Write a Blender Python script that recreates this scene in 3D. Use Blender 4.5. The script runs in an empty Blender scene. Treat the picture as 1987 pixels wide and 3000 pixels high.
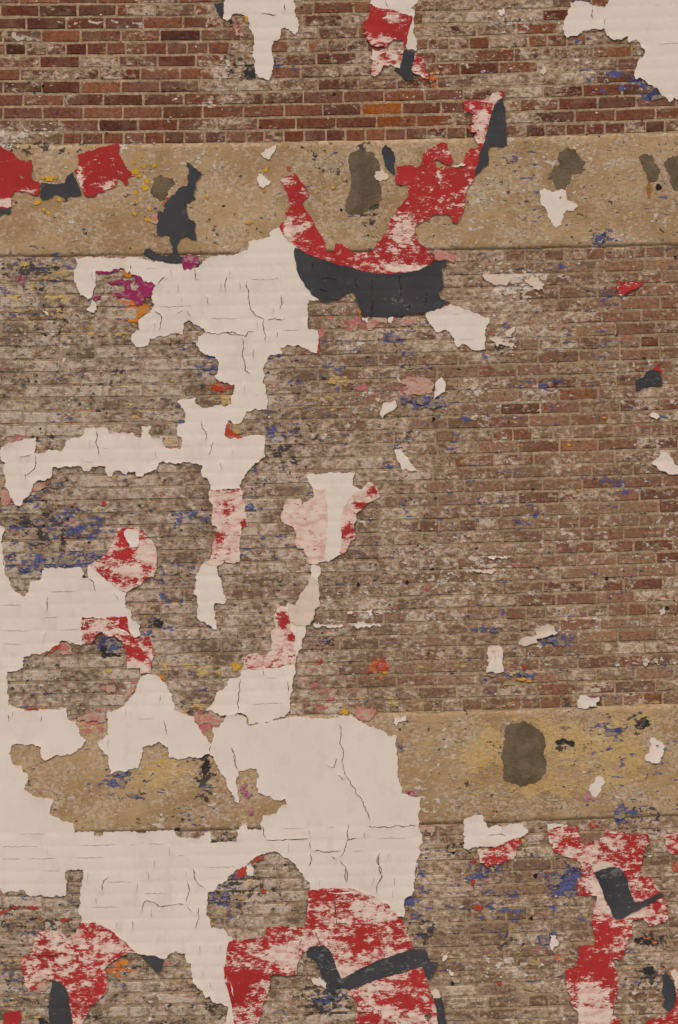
import bpy, math, random
import numpy as np
from mathutils import Vector
from mathutils.geometry import delaunay_2d_cdt

# ------------------------------------------------------------------ camera, sky, sun, exposure
scene = bpy.context.scene
S = 0.00184                      # metres of wall per drawing unit
ROLL = 0.0125                    # the photographer's slight roll
BASE = 1.70                      # height of the view's lower edge above the pavement
CX, CY = 993.5, 1500.0
CZ = BASE + 1500.0 * S

cam_d = bpy.data.cameras.new('camera'); cam = bpy.data.objects.new('camera', cam_d)
scene.collection.objects.link(cam); scene.camera = cam
DIST = 14.0
cam_d.sensor_fit = 'HORIZONTAL'; cam_d.sensor_width = 36.0
cam_d.lens = 36.0 * DIST / (1987.0 * S)
cam_d.clip_end = 500.0
cam.location = (0, -DIST, CZ)
cam.rotation_euler = (math.radians(90), ROLL, 0)

SUN_EL, SUN_AZ = 48.0, -28.0      # degrees: height, and sideways from straight on (negative = from the left)
world = bpy.data.worlds.new('World'); scene.world = world; world.use_nodes = True
wn = world.node_tree.nodes; wl = world.node_tree.links
bg = wn['Background']; bg.inputs['Strength'].default_value = 0.075
sky = wn.new('ShaderNodeTexSky'); sky.sky_type = 'NISHITA'; sky.sun_disc = False
sky.sun_elevation = math.radians(SUN_EL); sky.sun_rotation = math.radians(180 + SUN_AZ)
sky.dust_density = 4.0; sky.air_density = 1.0; sky.ozone_density = 0.6
wl.new(sky.outputs[0], bg.inputs[0])
sun_d = bpy.data.lights.new('sun', 'SUN'); sun = bpy.data.objects.new('sun', sun_d)
scene.collection.objects.link(sun)
sun_d.energy = 1.5; sun_d.angle = math.radians(14); sun_d.color = (1.0, 0.92, 0.82)
el, az = math.radians(SUN_EL), math.radians(SUN_AZ)
sd = Vector((math.sin(az) * math.cos(el), -math.cos(az) * math.cos(el), math.sin(el)))
sun.rotation_euler = sd.to_track_quat('Z', 'Y').to_euler()
sun.location = sd * 30

scene.view_settings.view_transform = 'Standard'; scene.view_settings.look = 'None'
scene.view_settings.gamma = 1.0; scene.view_settings.use_curve_mapping = False
scene.view_settings.exposure = 0.14
scene.cycles.max_bounces = 5; scene.cycles.diffuse_bounces = 3

RNG = np.random.default_rng(11); random.seed(5)
COL = scene.collection

# ------------------------------------------------------------------ geometry helpers
cR, sR = math.cos(ROLL), math.sin(ROLL)
def W(x, y, d=0.0):
    """drawing units on the wall face -> metres; d = metres proud of the brick face"""
    x = np.asarray(x, float); y = np.asarray(y, float)
    dx = (x - CX) * S; dz = (CY - y) * S
    X = dx * cR + dz * sR
    Z = -dx * sR + dz * cR + CZ
    return np.stack([X, -np.broadcast_to(d, X.shape), Z], -1)

LAT = RNG.random((64, 256, 256))
def vn(x, y, scale, seed=0):
    L = LAT[seed % 64]
    u = np.asarray(x, float) / scale + 1000.3 * (seed + 1); v = np.asarray(y, float) / scale + 771.7 * (seed + 1)
    iu = np.floor(u).astype(int); iv = np.floor(v).astype(int)
    fu = u - iu; fv = v - iv; fu = fu * fu * (3 - 2 * fu); fv = fv * fv * (3 - 2 * fv)
    a = L[iu % 256, iv % 256]; b = L[(iu + 1) % 256, iv % 256]; c = L[iu % 256, (iv + 1) % 256]; d = L[(iu + 1) % 256, (iv + 1) % 256]
    return (a * (1 - fu) + b * fu) * (1 - fv) + (c * (1 - fu) + d * fu) * fv

# courses sag and tilt a little: height at the left edge -> height at x
_ay = [-900, 400, 750, 1500, 2440, 3000, 4400]; _aa = [0, 0, -.008, -.013, -.016, -.017, -.018]
_bb = [-9.4e-6, -9.4e-6, -5e-6, -5e-6, -5.5e-6, -5.5e-6, -5.5e-6]
def warp(x, yc):
    x = np.asarray(x, float); yc = np.asarray(yc, float)
    xc = np.clip(x, -100, 2090)
    a = np.interp(yc, _ay, _aa); b = np.interp(yc, _ay, _bb)
    sl = a + 2 * b * xc
    return yc + a * xc + b * xc * xc + sl * (x - xc)
def unwarp(x, y):
    yc = np.asarray(y, float).copy()
    for _ in range(4): yc = yc - (warp(x, yc) - y)
    return yc

BAND1, BAND2 = (424.0, 753.0), (2114.0, 2445.0)
XL, XR = -750.0, 2740.0
YT = -650.0; YB = 3000.0 + BASE / S + 40
COURSES = []                      # (top, bottom, header?)
p = (424.0 - 12.0) / 11
k = 0
yy = 424.0
while yy > YT:
    COURSES.append((yy - p, yy, k % 7 == 0)); yy -= p; k += 1
for k in range(36):
    q = (BAND2[0] - BAND1[1]) / 36
    COURSES.append((BAND1[1] + k * q, BAND1[1] + (k + 1) * q, k % 7 == 0))
yy = BAND2[1]; k = 0
while yy < YB:
    COURSES.append((yy, yy + 36.4, k % 7 == 0)); yy += 36.4; k += 1
COURSES.sort()
JOINTS = np.array(sorted({round(c[0], 3) for c in COURSES} | {round(c[1], 3) for c in COURSES}))

# ------------------------------------------------------------------ densities of old paint left on the masonry
def blobs(x, y, L):
    r = np.zeros(np.shape(x))
    for cx, cy, rx, ry, s in L:
        r = np.maximum(r, s * np.exp(-(((x - cx) / rx) ** 2 + ((y - cy) / ry) ** 2) ** 1.2 * 0.8))
    return r
BLUE = [(200,1540,170,60,.62),(170,1655,200,45,.85),(100,1480,120,60,.45),(1650,2590,90,50,.95),(1500,2650,250,90,.45),(1145,990,60,25,.75),
 (1240,1178,55,22,.95),(1600,1128,120,25,.55),(1720,115,80,15,.6),(1690,2,30,8,.9),(1830,240,120,50,.6),(1890,285,50,25,.7),(1630,1872,60,40,.65),(1450,1842,60,20,.5),(1530,1975,30,20,.8),
 (20,2840,40,40,.6),(640,2640,55,60,.7),(715,2560,40,30,.6),(345,2290,60,40,.75),(380,2320,50,30,.6),(540,2270,90,70,.35),(1560,580,60,60,.42),(1765,690,40,30,.6),(1500,460,60,30,.45),
 (750,1500,60,60,.5),(950,1625,100,30,.6),(1280,1500,150,60,.35),(60,1000,120,100,.3),(610,1070,50,40,.75),(180,1110,60,20,.45),(560,1520,60,60,.45),(480,1640,60,60,.45),
 (1800,2230,80,150,.45),(1830,2385,60,50,.75),(1770,2140,60,25,.6),(1620,2130,30,12,.7),(1240,2560,40,50,.7),(1215,2650,50,60,.6),(960,2935,50,40,.6),(1020,1080,160,120,.35),(820,1240,120,60,.5),(870,190,80,40,.5),
 (310,1888,30,30,.95),(1420,2550,60,50,.7),(1590,2760,50,40,.55),(1540,2670,200,30,.4),(1840,1420,120,60,.4),(1560,1500,60,60,.45),(1660,2005,60,40,.3),(130,800,140,80,.4)]
YEL = [(110,850,130,90,.62),(160,800,90,40,.6),(480,2270,120,70,.75),(1700,2200,320,150,.82),(1420,2200,90,100,.95),(1640,2300,160,60,.85),(560,1950,100,40,.6),(560,2080,60,30,.75),(620,2140,30,40,.7),(1000,1120,60,30,.5),(950,1200,150,60,.38),
 (330,980,130,15,.55),(150,910,150,20,.55),(1500,1995,60,40,.45),(640,2640,60,40,.45),(260,2130,40,40,.6),(680,1190,40,40,.6),(1550,2830,60,30,.5),(1560,2880,60,20,.5),(600,2870,100,50,.35),(1290,1960,150,40,.3),(1180,2060,120,30,.5),(1500,2130,200,60,.55),(700,2230,60,80,.5),(900,2060,60,10,.3),(500,1270,40,50,.6)]
BLK = [(100,790,90,22,.9),(130,1550,110,60,.8),(130,1290,60,25,.7),(80,1490,120,40,.5),(830,1330,70,60,.65),(900,1270,70,30,.6),(600,2290,40,80,.85),(590,2210,25,60,.95),(560,2400,100,40,.5),(1880,2115,40,30,1),(1660,2190,60,22,.75),(1320,2180,40,20,.75),(1660,2060,50,15,.6),
 (100,2700,160,80,.5),(620,2960,150,60,.5),(700,2600,110,80,.65),(950,2930,80,60,.9),(1250,2730,50,40,.75),(1900,2755,60,20,.9),(1900,2860,50,60,.75),(1480,2760,80,20,.7),(1090,620,50,70,.75),(1070,430,40,15,.8),(100,437,120,18,.8),(220,437,40,20,.6),(690,200,50,50,.6),
 (1470,1005,40,30,.85),(460,1822,20,15,1),(250,2990,120,40,.5),(1900,2400,120,90,.45),(640,2470,80,20,.8),(820,2620,80,40,.6),(1500,40,60,60,.3),(560,2100,50,40,.6),(1350,2500,60,60,.4),(1540,795,20,10,.9),(1490,755,90,10,.5),(820,1720,60,60,.4),(950,1870,60,50,.55),(1120,1700,120,90,.35)]
PNK = [(1050,940,110,25,.75),(1210,1140,60,35,.8),(1070,1150,40,70,.6),(950,2010,110,60,.5),(920,2070,90,22,.62),(60,1280,40,20,.8),(20,1450,30,30,.8),(350,2020,50,40,.75),(260,2115,50,40,.75),(600,2115,40,30,.9),(690,90,22,30,.8),(1590,2790,80,20,.45),
 (110,1430,40,30,.7),(1490,2440,60,20,.5),(710,2390,30,40,.6),(620,770,60,20,.5),(330,748,120,8,.6),(1400,2380,60,60,.35),(160,1560,160,60,.3)]
ORG = [(340,2830,60,25,.85),(60,2810,60,25,.6),(640,1140,30,20,.95),(1260,220,40,30,.6),(1120,1950,35,30,.7),(160,2850,120,60,.25),(1620,2800,60,15,.5),(390,880,60,30,.7),(1880,2750,40,15,.5),(760,960,60,40,.4),(940,1940,20,8,.6)]
WHT = [(1500,830,110,55,.85),(1480,1000,40,45,.7),(1480,2830,90,30,.65),(1580,2850,120,60,.4),(1080,1795,60,22,.8),(1300,1650,220,120,.42),(1400,1652,60,30,.8),(1030,1010,50,22,.7),(1080,1150,60,60,.5),(620,300,90,20,.6),(40,400,60,40,.75),(120,380,60,30,.6),(370,430,90,18,.6),
 (640,210,60,60,.5),(1400,250,400,160,.25),(250,60,60,20,.6),(380,70,70,14,.6),(60,110,50,15,.7),(1740,200,80,60,.5),(1500,60,120,60,.45),(1390,1145,50,25,.6),(1440,690,500,40,.3),(1150,2500,200,60,.3),(1250,1810,120,60,.4),(1900,1940,100,12,.7)]
def cover(x, y):
    yc = unwarp(x, y)
    c = np.where(yc < 424, np.interp(x, [0, 560, 660, 1200, 1987], [.34, .32, .6, .56, .55]),
        np.where(yc < 2280, np.interp(x, [0, 600, 1250, 1600, 1987], [.86, .82, .6, .47, .42]), np.interp(x, [0, 1000, 1500, 1987], [.9, .84, .64, .66])))
    c = c + blobs(x, y, [(60, 400, 160, 40, .6), (640, 260, 90, 80, .25), (1500, 830, 220, 80, .25), (1350, 1100, 200, 60, .1), (1000, 1500, 300, 200, .1), (1680, 180, 180, 80, .15)])
    c = c - blobs(x, y, [(400, 340, 180, 60, .12), (1050, 350, 280, 65, .42), (1880, 330, 200, 60, .3), (1850, 1000, 150, 60, .15), (1800, 1560, 200, 150, .1)])
    return np.clip(c + (vn(x, y, 160, 3) - .5) * .3, .02, .97)
def fields(x, y):
    x = np.asarray(x, float); y = np.asarray(y, float)
    ycb = unwarp(x, y)
    brk = ((ycb < BAND1[0]) | ((ycb > BAND1[1]) & (ycb < BAND2[0])) | (ycb > BAND2[1])).astype(float)
    low = (ycb > BAND1[1]).astype(float)
    left = np.interp(x, [0, 700, 1300], [1, .7, 0])
    cl = [np.clip(vn(x, y, 85, 50 + q) * 1.7 - .35, 0, 1.2) for q in range(5)]       # scraps come in clusters
    lb = low * brk
    fa = np.stack([cover(x, y), np.maximum(blobs(x, y, BLUE), (.05 + .20 * lb + .13 * (1 - brk)) * cl[0]), np.maximum(blobs(x, y, YEL), (.05 + .22 * left * lb) * cl[1]), np.maximum(blobs(x, y, BLK), (.06 + .12 * lb + .18 * left * lb + .24 * (1 - brk)) * cl[2])], -1)
    fb = np.stack([np.maximum(blobs(x, y, PNK), (.04 + .16 * lb) * cl[3]), blobs(x, y, ORG), np.maximum(blobs(x, y, WHT), (.12 + .2 * lb + .26 * (1 - brk)) * cl[4]), left * low], -1)
    return fa, fb

# ------------------------------------------------------------------ materials
class NT:
    def __init__(s, name):
        s.m = bpy.data.materials.new(name); s.m.use_nodes = True
        s.t = s.m.node_tree; s.b = s.t.nodes['Principled BSDF']; s.b.inputs['Roughness'].default_value = .92
        s.b.inputs['Specular IOR Level'].default_value = .18
        s.pos = s.t.nodes.new('ShaderNodeNewGeometry').outputs['Position']
    def link(s, a, i):
        if isinstance(a, bpy.types.NodeSocket): s.t.links.new(a, i)
        else: i.default_value = a
    def vec(s, sx, sy, sz, off=0):
        n = s.t.nodes.new('ShaderNodeMapping'); s.link(s.pos, n.inputs[0])
        n.inputs['Scale'].default_value = (sx, sy, sz); n.inputs['Location'].default_value = (off * 1.37, off * .71, off * 2.13); return n.outputs[0]
    def noise(s, scale, detail=3, rough=.55, off=0, st=(1, 1, 1), dist=0):
        n = s.t.nodes.new('ShaderNodeTexNoise'); s.link(s.vec(*st, off), n.inputs['Vector'])
        n.inputs['Scale'].default_value = scale; n.inputs['Detail'].default_value = detail; n.inputs['Roughness'].default_value = rough
        n.inputs['Distortion'].default_value = dist; return n.outputs[0]
    def math(s, op, a, b=0.0, c=0.0):
        n = s.t.nodes.new('ShaderNodeMath'); n.operation = op
        for v, i in zip((a, b, c), n.inputs): s.link(v, i)
        return n.outputs[0]
    def mr(s, v, a, b, c=0.0, d=1.0):
        n = s.t.nodes.new('ShaderNodeMapRange'); n.interpolation_type = 'SMOOTHSTEP'
        for q, i in zip((v, a, b, c, d), n.inputs): s.link(q, i)
        return n.outputs[0]
    def mix(s, f, a, b, mode='MIX'):
        n = s.t.nodes.new('ShaderNodeMix'); n.data_type = 'RGBA'; n.blend_type = mode
        s.link(f, n.inputs[0])
        for q, i in ((a, n.inputs[6]), (b, n.inputs[7])):
            s.link(q if isinstance(q, bpy.types.NodeSocket) else (*q, 1), i)
        return n.outputs[2]
    def attr(s, name):
        n = s.t.nodes.new('ShaderNodeAttribute'); n.attribute_name = name; return n
    def sep(s, name):
        a = s.attr(name); q = s.t.nodes.new('ShaderNodeSeparateColor'); s.link(a.outputs['Color'], q.inputs[0])
        return q.outputs[0], q.outputs[1], q.outputs[2], a.outputs['Alpha']
    def bump(s, h, dist=.002, st=1.0):
        n = s.t.nodes.new('ShaderNodeBump'); n.inputs['Strength'].default_value = st; n.inputs['Distance'].default_value = dist
        s.link(h, n.inputs['Height']); s.t.links.new(n.outputs[0], s.b.inputs['Normal'])
    def done(s, col): s.link(col, s.b.inputs['Base Color']); return s.m

C_BLUE = (.085, .105, .27); C_YEL = (.62, .425, .165); C_BLK = (.045, .043, .046); C_PNK = (.55, .17, .16); C_ORG = (.75, .17, .03); C_WHT = (.68, .585, .50)
def masonry(name, kind):
    n = NT(name)
    cov, blue, yel, blk = n.sep('fa'); pnk, org, wht, grey = n.sep('fb')
    tint = n.attr('tint').outputs['Color']
    fine = n.noise(55, 4, .65, 3); vfine = n.noise(170, 2, .6, 9)
    blot = n.noise(9, 3, .65, 13, (.8, 1, 1.2))
    base = n.mix(n.mr(fine, .3, .7), n.mix(1.0, tint, (.62, .62, .64), 'MULTIPLY'), n.mix(1.0, tint, (1.25, 1.25, 1.25), 'MULTIPLY'))
    base = n.mix(n.math('MULTIPLY', n.mr(blot, .45, .68), .32), base, (.30, .19, .125))
    # thin skin of old paint and lime left behind
    n1 = n.noise(11, 4, .6, 21, (.7, 1, 1.3)); n2 = n.noise(48, 5, .7, 33, (.75, 1, 1.2))
    nn = n.math('ADD', n.math('MULTIPLY', n1, .45), n.math('MULTIPLY', n2, .55))
    thr = n.math('MULTIPLY_ADD', cov, -.36, .68)
    m = n.mr(n.math('SUBTRACT', nn, thr), -.035, .05)
    pal_a = n.noise(34, 4, .72, 51, (.75, 1, 1.2)); pal_b = n.noise(7, 3, .6, 55, (.7, 1, 1.2))
    pm = n.math('ADD', n.math('ADD', pal_a, n.math('MULTIPLY_ADD', pal_b, .45, -.225)), n.math('MULTIPLY_ADD', n.attr('tint').outputs['Alpha'], .16, -.08))
    res = n.mix(n.mr(pm, .37, .50), (.18, .108, .062), n.mix(n.mr(pm, .50, .63), (.40, .28, .182), (.67, .535, .415)))
    resg = n.mix(n.mr(pm, .35, .48), (.14, .103, .07), n.mix(n.mr(pm, .46, .60), (.40, .318, .235), (.61, .52, .425)))
    res = n.mix(n.math('MULTIPLY', grey, .6), res, resg)
    res = n.mix(n.math('MULTIPLY', n.mr(vfine, .50, .62), .4), res, (.17, .11, .07))
    amt = {'brick': .9, 'mortar': .4, 'band': .0}[kind]
    if kind == 'band':
        big = n.noise(3.4, 4, .6, 61, (.8, 1, 1)); big2 = n.noise(5.5, 4, .7, 63, (.7, 1, 1.1)); med = n.noise(24, 5, .7, 65, (.8, 1, 1.2))
        col = n.mix(n.mr(big, .40, .60), (.385, .25, .13), (.49, .335, .19))
        col = n.mix(n.math('MULTIPLY', n.mr(med, .42, .64), .35), col, (.33, .205, .105))
        sp = n.math('MULTIPLY_ADD', big2, -.95, 1.01)
        col = n.mix(n.math('MULTIPLY', n.mr(n.math('SUBTRACT', n.noise(46, 5, .78, 67, (.8, 1, 1.2)), sp), -.06, .09), .72), col, (.62, .48, .345))
        col = n.mix(n.math('MULTIPLY', n.mr(n.math('SUBTRACT', n.noise(52, 4, .7, 71), sp), .03, .10), .4), col, (.22, .15, .085))
    else:
        col = n.mix(n.math('MULTIPLY', m, amt), base, res)
    h = n.math('MULTIPLY', m, .5)
    sc = {'brick': 1.0, 'mortar': 1.15, 'band': .95}[kind]
    def chip(col, dens, colr, off, scale, st, a=.72, k=.34, soft=False):
        q = n.noise(scale, 5 if soft else 4, .72 if soft else .64, off, st)
        d = n.math('MULTIPLY', dens, sc)
        t = n.math('MULTIPLY_ADD', d, -k, a)
        msk = n.mr(n.math('SUBTRACT', q, t), -.012, .018) if not soft else n.mr(n.math('SUBTRACT', q, t), -.05, .06)
        msk = n.math('MULTIPLY', msk, n.mr(dens, .02, .06))
        cv = n.mix(n.mr(fine, .3, .7), tuple(c * .8 for c in colr), tuple(min(1, c * 1.15) for c in colr))
        return n.mix(n.math('MULTIPLY', msk, .62 if soft else .9), col, cv), msk
    col, mw = chip(col, wht, C_WHT, 81, 30, (.8, 1, 1.3))
    col, m2 = chip(col, yel, C_YEL, 91, 22 if kind != 'band' else 9, (.55, 1, 1.5) if kind != 'band' else (.8, 1, 1.15), .70, .28 if kind != 'band' else .34, soft=kind == 'band')
    col, m3 = chip(col, blk, C_BLK, 101, 30, (.8, 1, 1.2), .71, .28)
    col, m4 = chip(col, blue, C_BLUE, 111, 24, (.65, 1, 1.5), .70, .27)
    col, m5 = chip(col, pnk, C_PNK, 121, 24, (.7, 1, 1.3), .71, .28)
    col, m6 = chip(col, org, C_ORG, 131, 26, (.8, 1, 1.3), .70, .28)
    chips = n.math('MAXIMUM', n.math('MAXIMUM', mw, m2), n.math('MAXIMUM', m4, m5))
    hh = n.math('ADD', n.math('MULTIPLY', fine, 1.1), n.math('ADD', h, n.math('MULTIPLY', chips, .7)))
    n.bump(hh, .0035 if kind != 'mortar' else .004, .8)
    return n.done(col)
M_BRICK = masonry('old_brick', 'brick'); M_MORTAR = masonry('lime_mortar', 'mortar'); M_BAND = masonry('weathered_concrete', 'band')

def paint(name, col, var=.1, wear_to=None, dirt=.25):
    n = NT(name); n.b.inputs['Roughness'].default_value = .75
    lo = n.noise(2.5, 4, .6, 5); fi = n.noise(60, 5, .6, 8)
    c = n.mix(n.mr(lo, .3, .7), tuple(q * (1 - var) for q in col), col)
    if dirt:
        d = n.noise(9, 5, .68, 15, (1, 1, .6)); c = n.mix(n.math('MULTIPLY', n.mr(d, .50, .68), dirt), c, (.52, .36, .24))
    hs = n.math('MULTIPLY', fi, .4)
    if wear_to:
        wv = n.attr('wear').outputs['Fac']
        b = n.noise(27, 5, .78, 17, (.7, 1, 1.15)); b2 = n.noise(5, 3, .6, 19, (.8, 1, 1)); b3 = n.noise(95, 3, .6, 23, (.4, 1, 1.4))
        q = n.math('ADD', n.math('ADD', n.math('MULTIPLY', b, .62), n.math('MULTIPLY', b2, .14)), n.math('MULTIPLY', b3, .24))
        t = n.math('MULTIPLY_ADD', wv, -.30, .65)
        wm = n.mr(n.math('SUBTRACT', q, t), -.03, .035)
        mid = tuple(.35 * a + .65 * w for a, w in zip(col, wear_to))
        wc = n.mix(n.mr(n.noise(33, 4, .6, 29, (.6, 1, 1.2)), .36, .54), mid, wear_to)
        c = n.mix(wm, c, wc)
        hs = n.math('ADD', hs, n.math('MULTIPLY', wm, -.35))
    n.bump(hs, .0018, .7)
    return n.done(c)
M_WHITE = paint('aged_white_paint', (.82, .72, .64), .05, None, .16)
M_CREAM = paint('cream_paint', (.75, .62, .50), .07, None, .3)
M_RED = paint('chalky_red_paint', (.47, .035, .034), .22, (.80, .63, .53), 0)
M_SLATE = paint('slate_grey_paint', (.062, .064, .072), .25, (.20, .19, .185), 0)
M_MAG = paint('magenta_paint', (.36, .028, .125), .25, (.45, .25, .25), 0)
TANR = (.34, .25, .175)
M_ORANGE = paint('orange_paint', (.72, .25, .02), .2, TANR, 0)
M_YELLOW = paint('yellow_paint', (.74, .41, .03), .2, TANR, 0)
M_PALE = paint('faded_yellow_paint', (.60, .41, .14), .2, TANR, 0)
M_PINK = paint('salmon_paint', (.58, .21, .17), .2, (.52, .38, .29), 0)
M_SCAR = paint('scarlet_paint', (.52, .055, .025), .2, TANR, 0)
M_NAVY = paint('navy_paint', (.062, .075, .2), .3, TANR, 0)
M_BLACK = paint('black_paint', (.035, .034, .036), .2, TANR, 0)
def cement():
    n = NT('cement_render'); a = n.noise(10, 5, .65, 3); b = n.noise(80, 4, .6, 6)
    c = n.mix(n.mr(a, .35, .65), (.125, .09, .055), (.19, .142, .09)); c = n.mix(n.math('MULTIPLY', n.mr(b, .55, .7), .4), c, (.22, .17, .11))
    n.bump(n.math('ADD', n.math('MULTIPLY', a, 2.0), b), .006, .8); return n.done(c)
M_CEMENT = cement()
def simple(name, col, sc=30):
    n = NT(name); a = n.noise(sc, 5, .6, 2); n.bump(a, .004, .6)
    return n.done(n.mix(n.mr(a, .3, .7), tuple(c * .7 for c in col), tuple(c * 1.2 for c in col)))
M_PAVE = simple('pavement_concrete', (.26, .24, .21), 6); M_HOLE = simple('hole_shade', (.03, .02, .016), 80)  # the near-black one paints the shade inside holes
M_RUST = simple('rust_stain', (.33, .17, .045), 40)

# ------------------------------------------------------------------ object helpers
def mesh(name, verts, faces, mat, parent=None, smooth=False, attrs=None):
    me = bpy.data.meshes.new(name); me.from_pydata([tuple(v) for v in verts], [], faces)
    me.materials.append(mat)
    for an, (ty, data) in (attrs or {}).items():
        a = me.attributes.new(an, ty, 'POINT')
        a.data.foreach_set('color' if ty == 'FLOAT_COLOR' else 'value', np.asarray(data, np.float32).ravel())
    if smooth: me.polygons.foreach_set('use_smooth', np.ones(len(me.polygons), bool) if smooth is True else np.asarray(smooth, bool))
    me.update()
    o = bpy.data.objects.new(name, me); COL.objects.link(o)
    if parent: o.parent = parent
    return o

ground = mesh('pavement', [(-60, -60, 0), (60, -60, 0), (60, 20, 0), (-60, 20, 0)], [(0, 1, 2, 3)], M_PAVE); ground['kind'] = 'structure'

wall = bpy.data.objects.new('brick_facade', None); COL.objects.link(wall)
wall['label'] = 'old red brick facade with two concrete bands and peeling white, red and slate mural paint'
wall['category'] = 'facade'

# ------------------------------------------------------------------ traced paint: tile origins (drawing units; 2.24 tile units = 1)
TO = dict(A1=(0,0),A2=(650,0),A3=(1287,0),B1=(0,400),B2=(650,400),B3=(1287,400),C1=(0,700),C2=(650,800),C3=(1287,800),D1=(0,1200),D2=(650,1300),D3=(1287,1300),
 E1=(0,1600),E2=(600,1700),E3=(1287,1700),F1=(0,2050),F2=(600,2100),F3=(1287,2100),G1=(0,2500),G2=(600,2500),G3=(1287,2500))
def T(spec):
    """'A1 x,y x,y B2 x,y ...' -> points"""
    out = []; o = None
    for w in spec.split():
        if w in TO: o = TO[w]
        else:
            a, b = w.split(','); out.append((o[0] + float(a) / 2.24, o[1] + float(b) / 2.24))
    return np.array(out)
def rough(P, amp=.13, minlen=5.0, rng=RNG, closed=True):
    pts = [tuple(q) for q in P]
    for _ in range(6):
        out = []; ch = False; n = len(pts)
        for i in range(n if closed else n - 1):
            a = pts[i]; b = pts[(i + 1) % n]; out.append(a)
            L = math.hypot(b[0] - a[0], b[1] - a[1])
            if L > minlen:
                d = float(np.clip(np.clip(rng.normal(0, amp), -2.2 * amp, 2.2 * amp) * L, -2.8, 2.8))
                out.append(((a[0] + b[0]) / 2 - (b[1] - a[1]) / L * d, (a[1] + b[1]) / 2 + (b[0] - a[0]) / L * d)); ch = True
        if not closed: out.append(pts[-1])
        pts = out
        if not ch: break
    return np.array(pts)
def inside(P, x, y):
    r = np.zeros(len(x), bool); n = len(P)
    lo = P.min(0); hi = P.max(0)
    idx = np.where((x >= lo[0]) & (x <= hi[0]) & (y >= lo[1]) & (y <= hi[1]))[0]
    if not len(idx): return r
    xs = x[idx]; ys = y[idx]; q = np.zeros(len(idx), bool)
    for i in range(n):
        x1, y1 = P[i]; x2, y2 = P[(i + 1) % n]
        if y1 == y2: continue
        c = ((y1 > ys) != (y2 > ys)) & (xs < (x2 - x1) * (ys - y1) / (y2 - y1) + x1)
        q ^= c
    r[idx] = q; return r
def bdist(P, x, y):
    d = np.full(len(x), 1e9)
    for s in range(0, len(P), 400):
        Q = P[s:s + 400]
        for c in range(0, len(x), 4000):
            dd = (x[c:c + 4000, None] - Q[None, :, 0]) ** 2 + (y[c:c + 4000, None] - Q[None, :, 1]) ** 2
            d[c:c + 4000] = np.minimum(d[c:c + 4000], dd.min(1))
    return np.sqrt(d)
def joint_depth(x, y):
    yc = unwarp(x, y); i = np.clip(np.searchsorted(JOINTS, yc), 1, len(JOINTS) - 1)
    d = np.minimum(np.abs(yc - JOINTS[i - 1]), np.abs(yc - JOINTS[i]))
    return np.exp(-(d / 3.6) ** 2)
def rows():
    r = []
    for a, b, h in COURSES:
        for f in (0, .13, .35, .65, .87): r.append(a + (b - a) * f)
    for a, b in (BAND1, BAND2):
        r += list(np.arange(a + 8, b - 4, 12.0))
    return np.array(sorted(r))
ROWS = rows()
def crackpoly(P, w):
    P = rough(P, .11, 7, closed=False)
    n = len(P); t = np.gradient(P, axis=0); t /= np.linalg.norm(t, axis=1)[:, None] + 1e-9
    nrm = np.stack([-t[:, 1], t[:, 0]], -1)
    ww = w * (.45 + .9 * RNG.random(n)) * np.minimum(1, np.minimum(np.arange(n), np.arange(n)[::-1]) / 3 + .25) / 2
    return np.concatenate([P + nrm * ww[:, None], (P - nrm * ww[:, None])[::-1]])
SHEETS = []                      # every outline, to know which bricks stay bare
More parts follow.
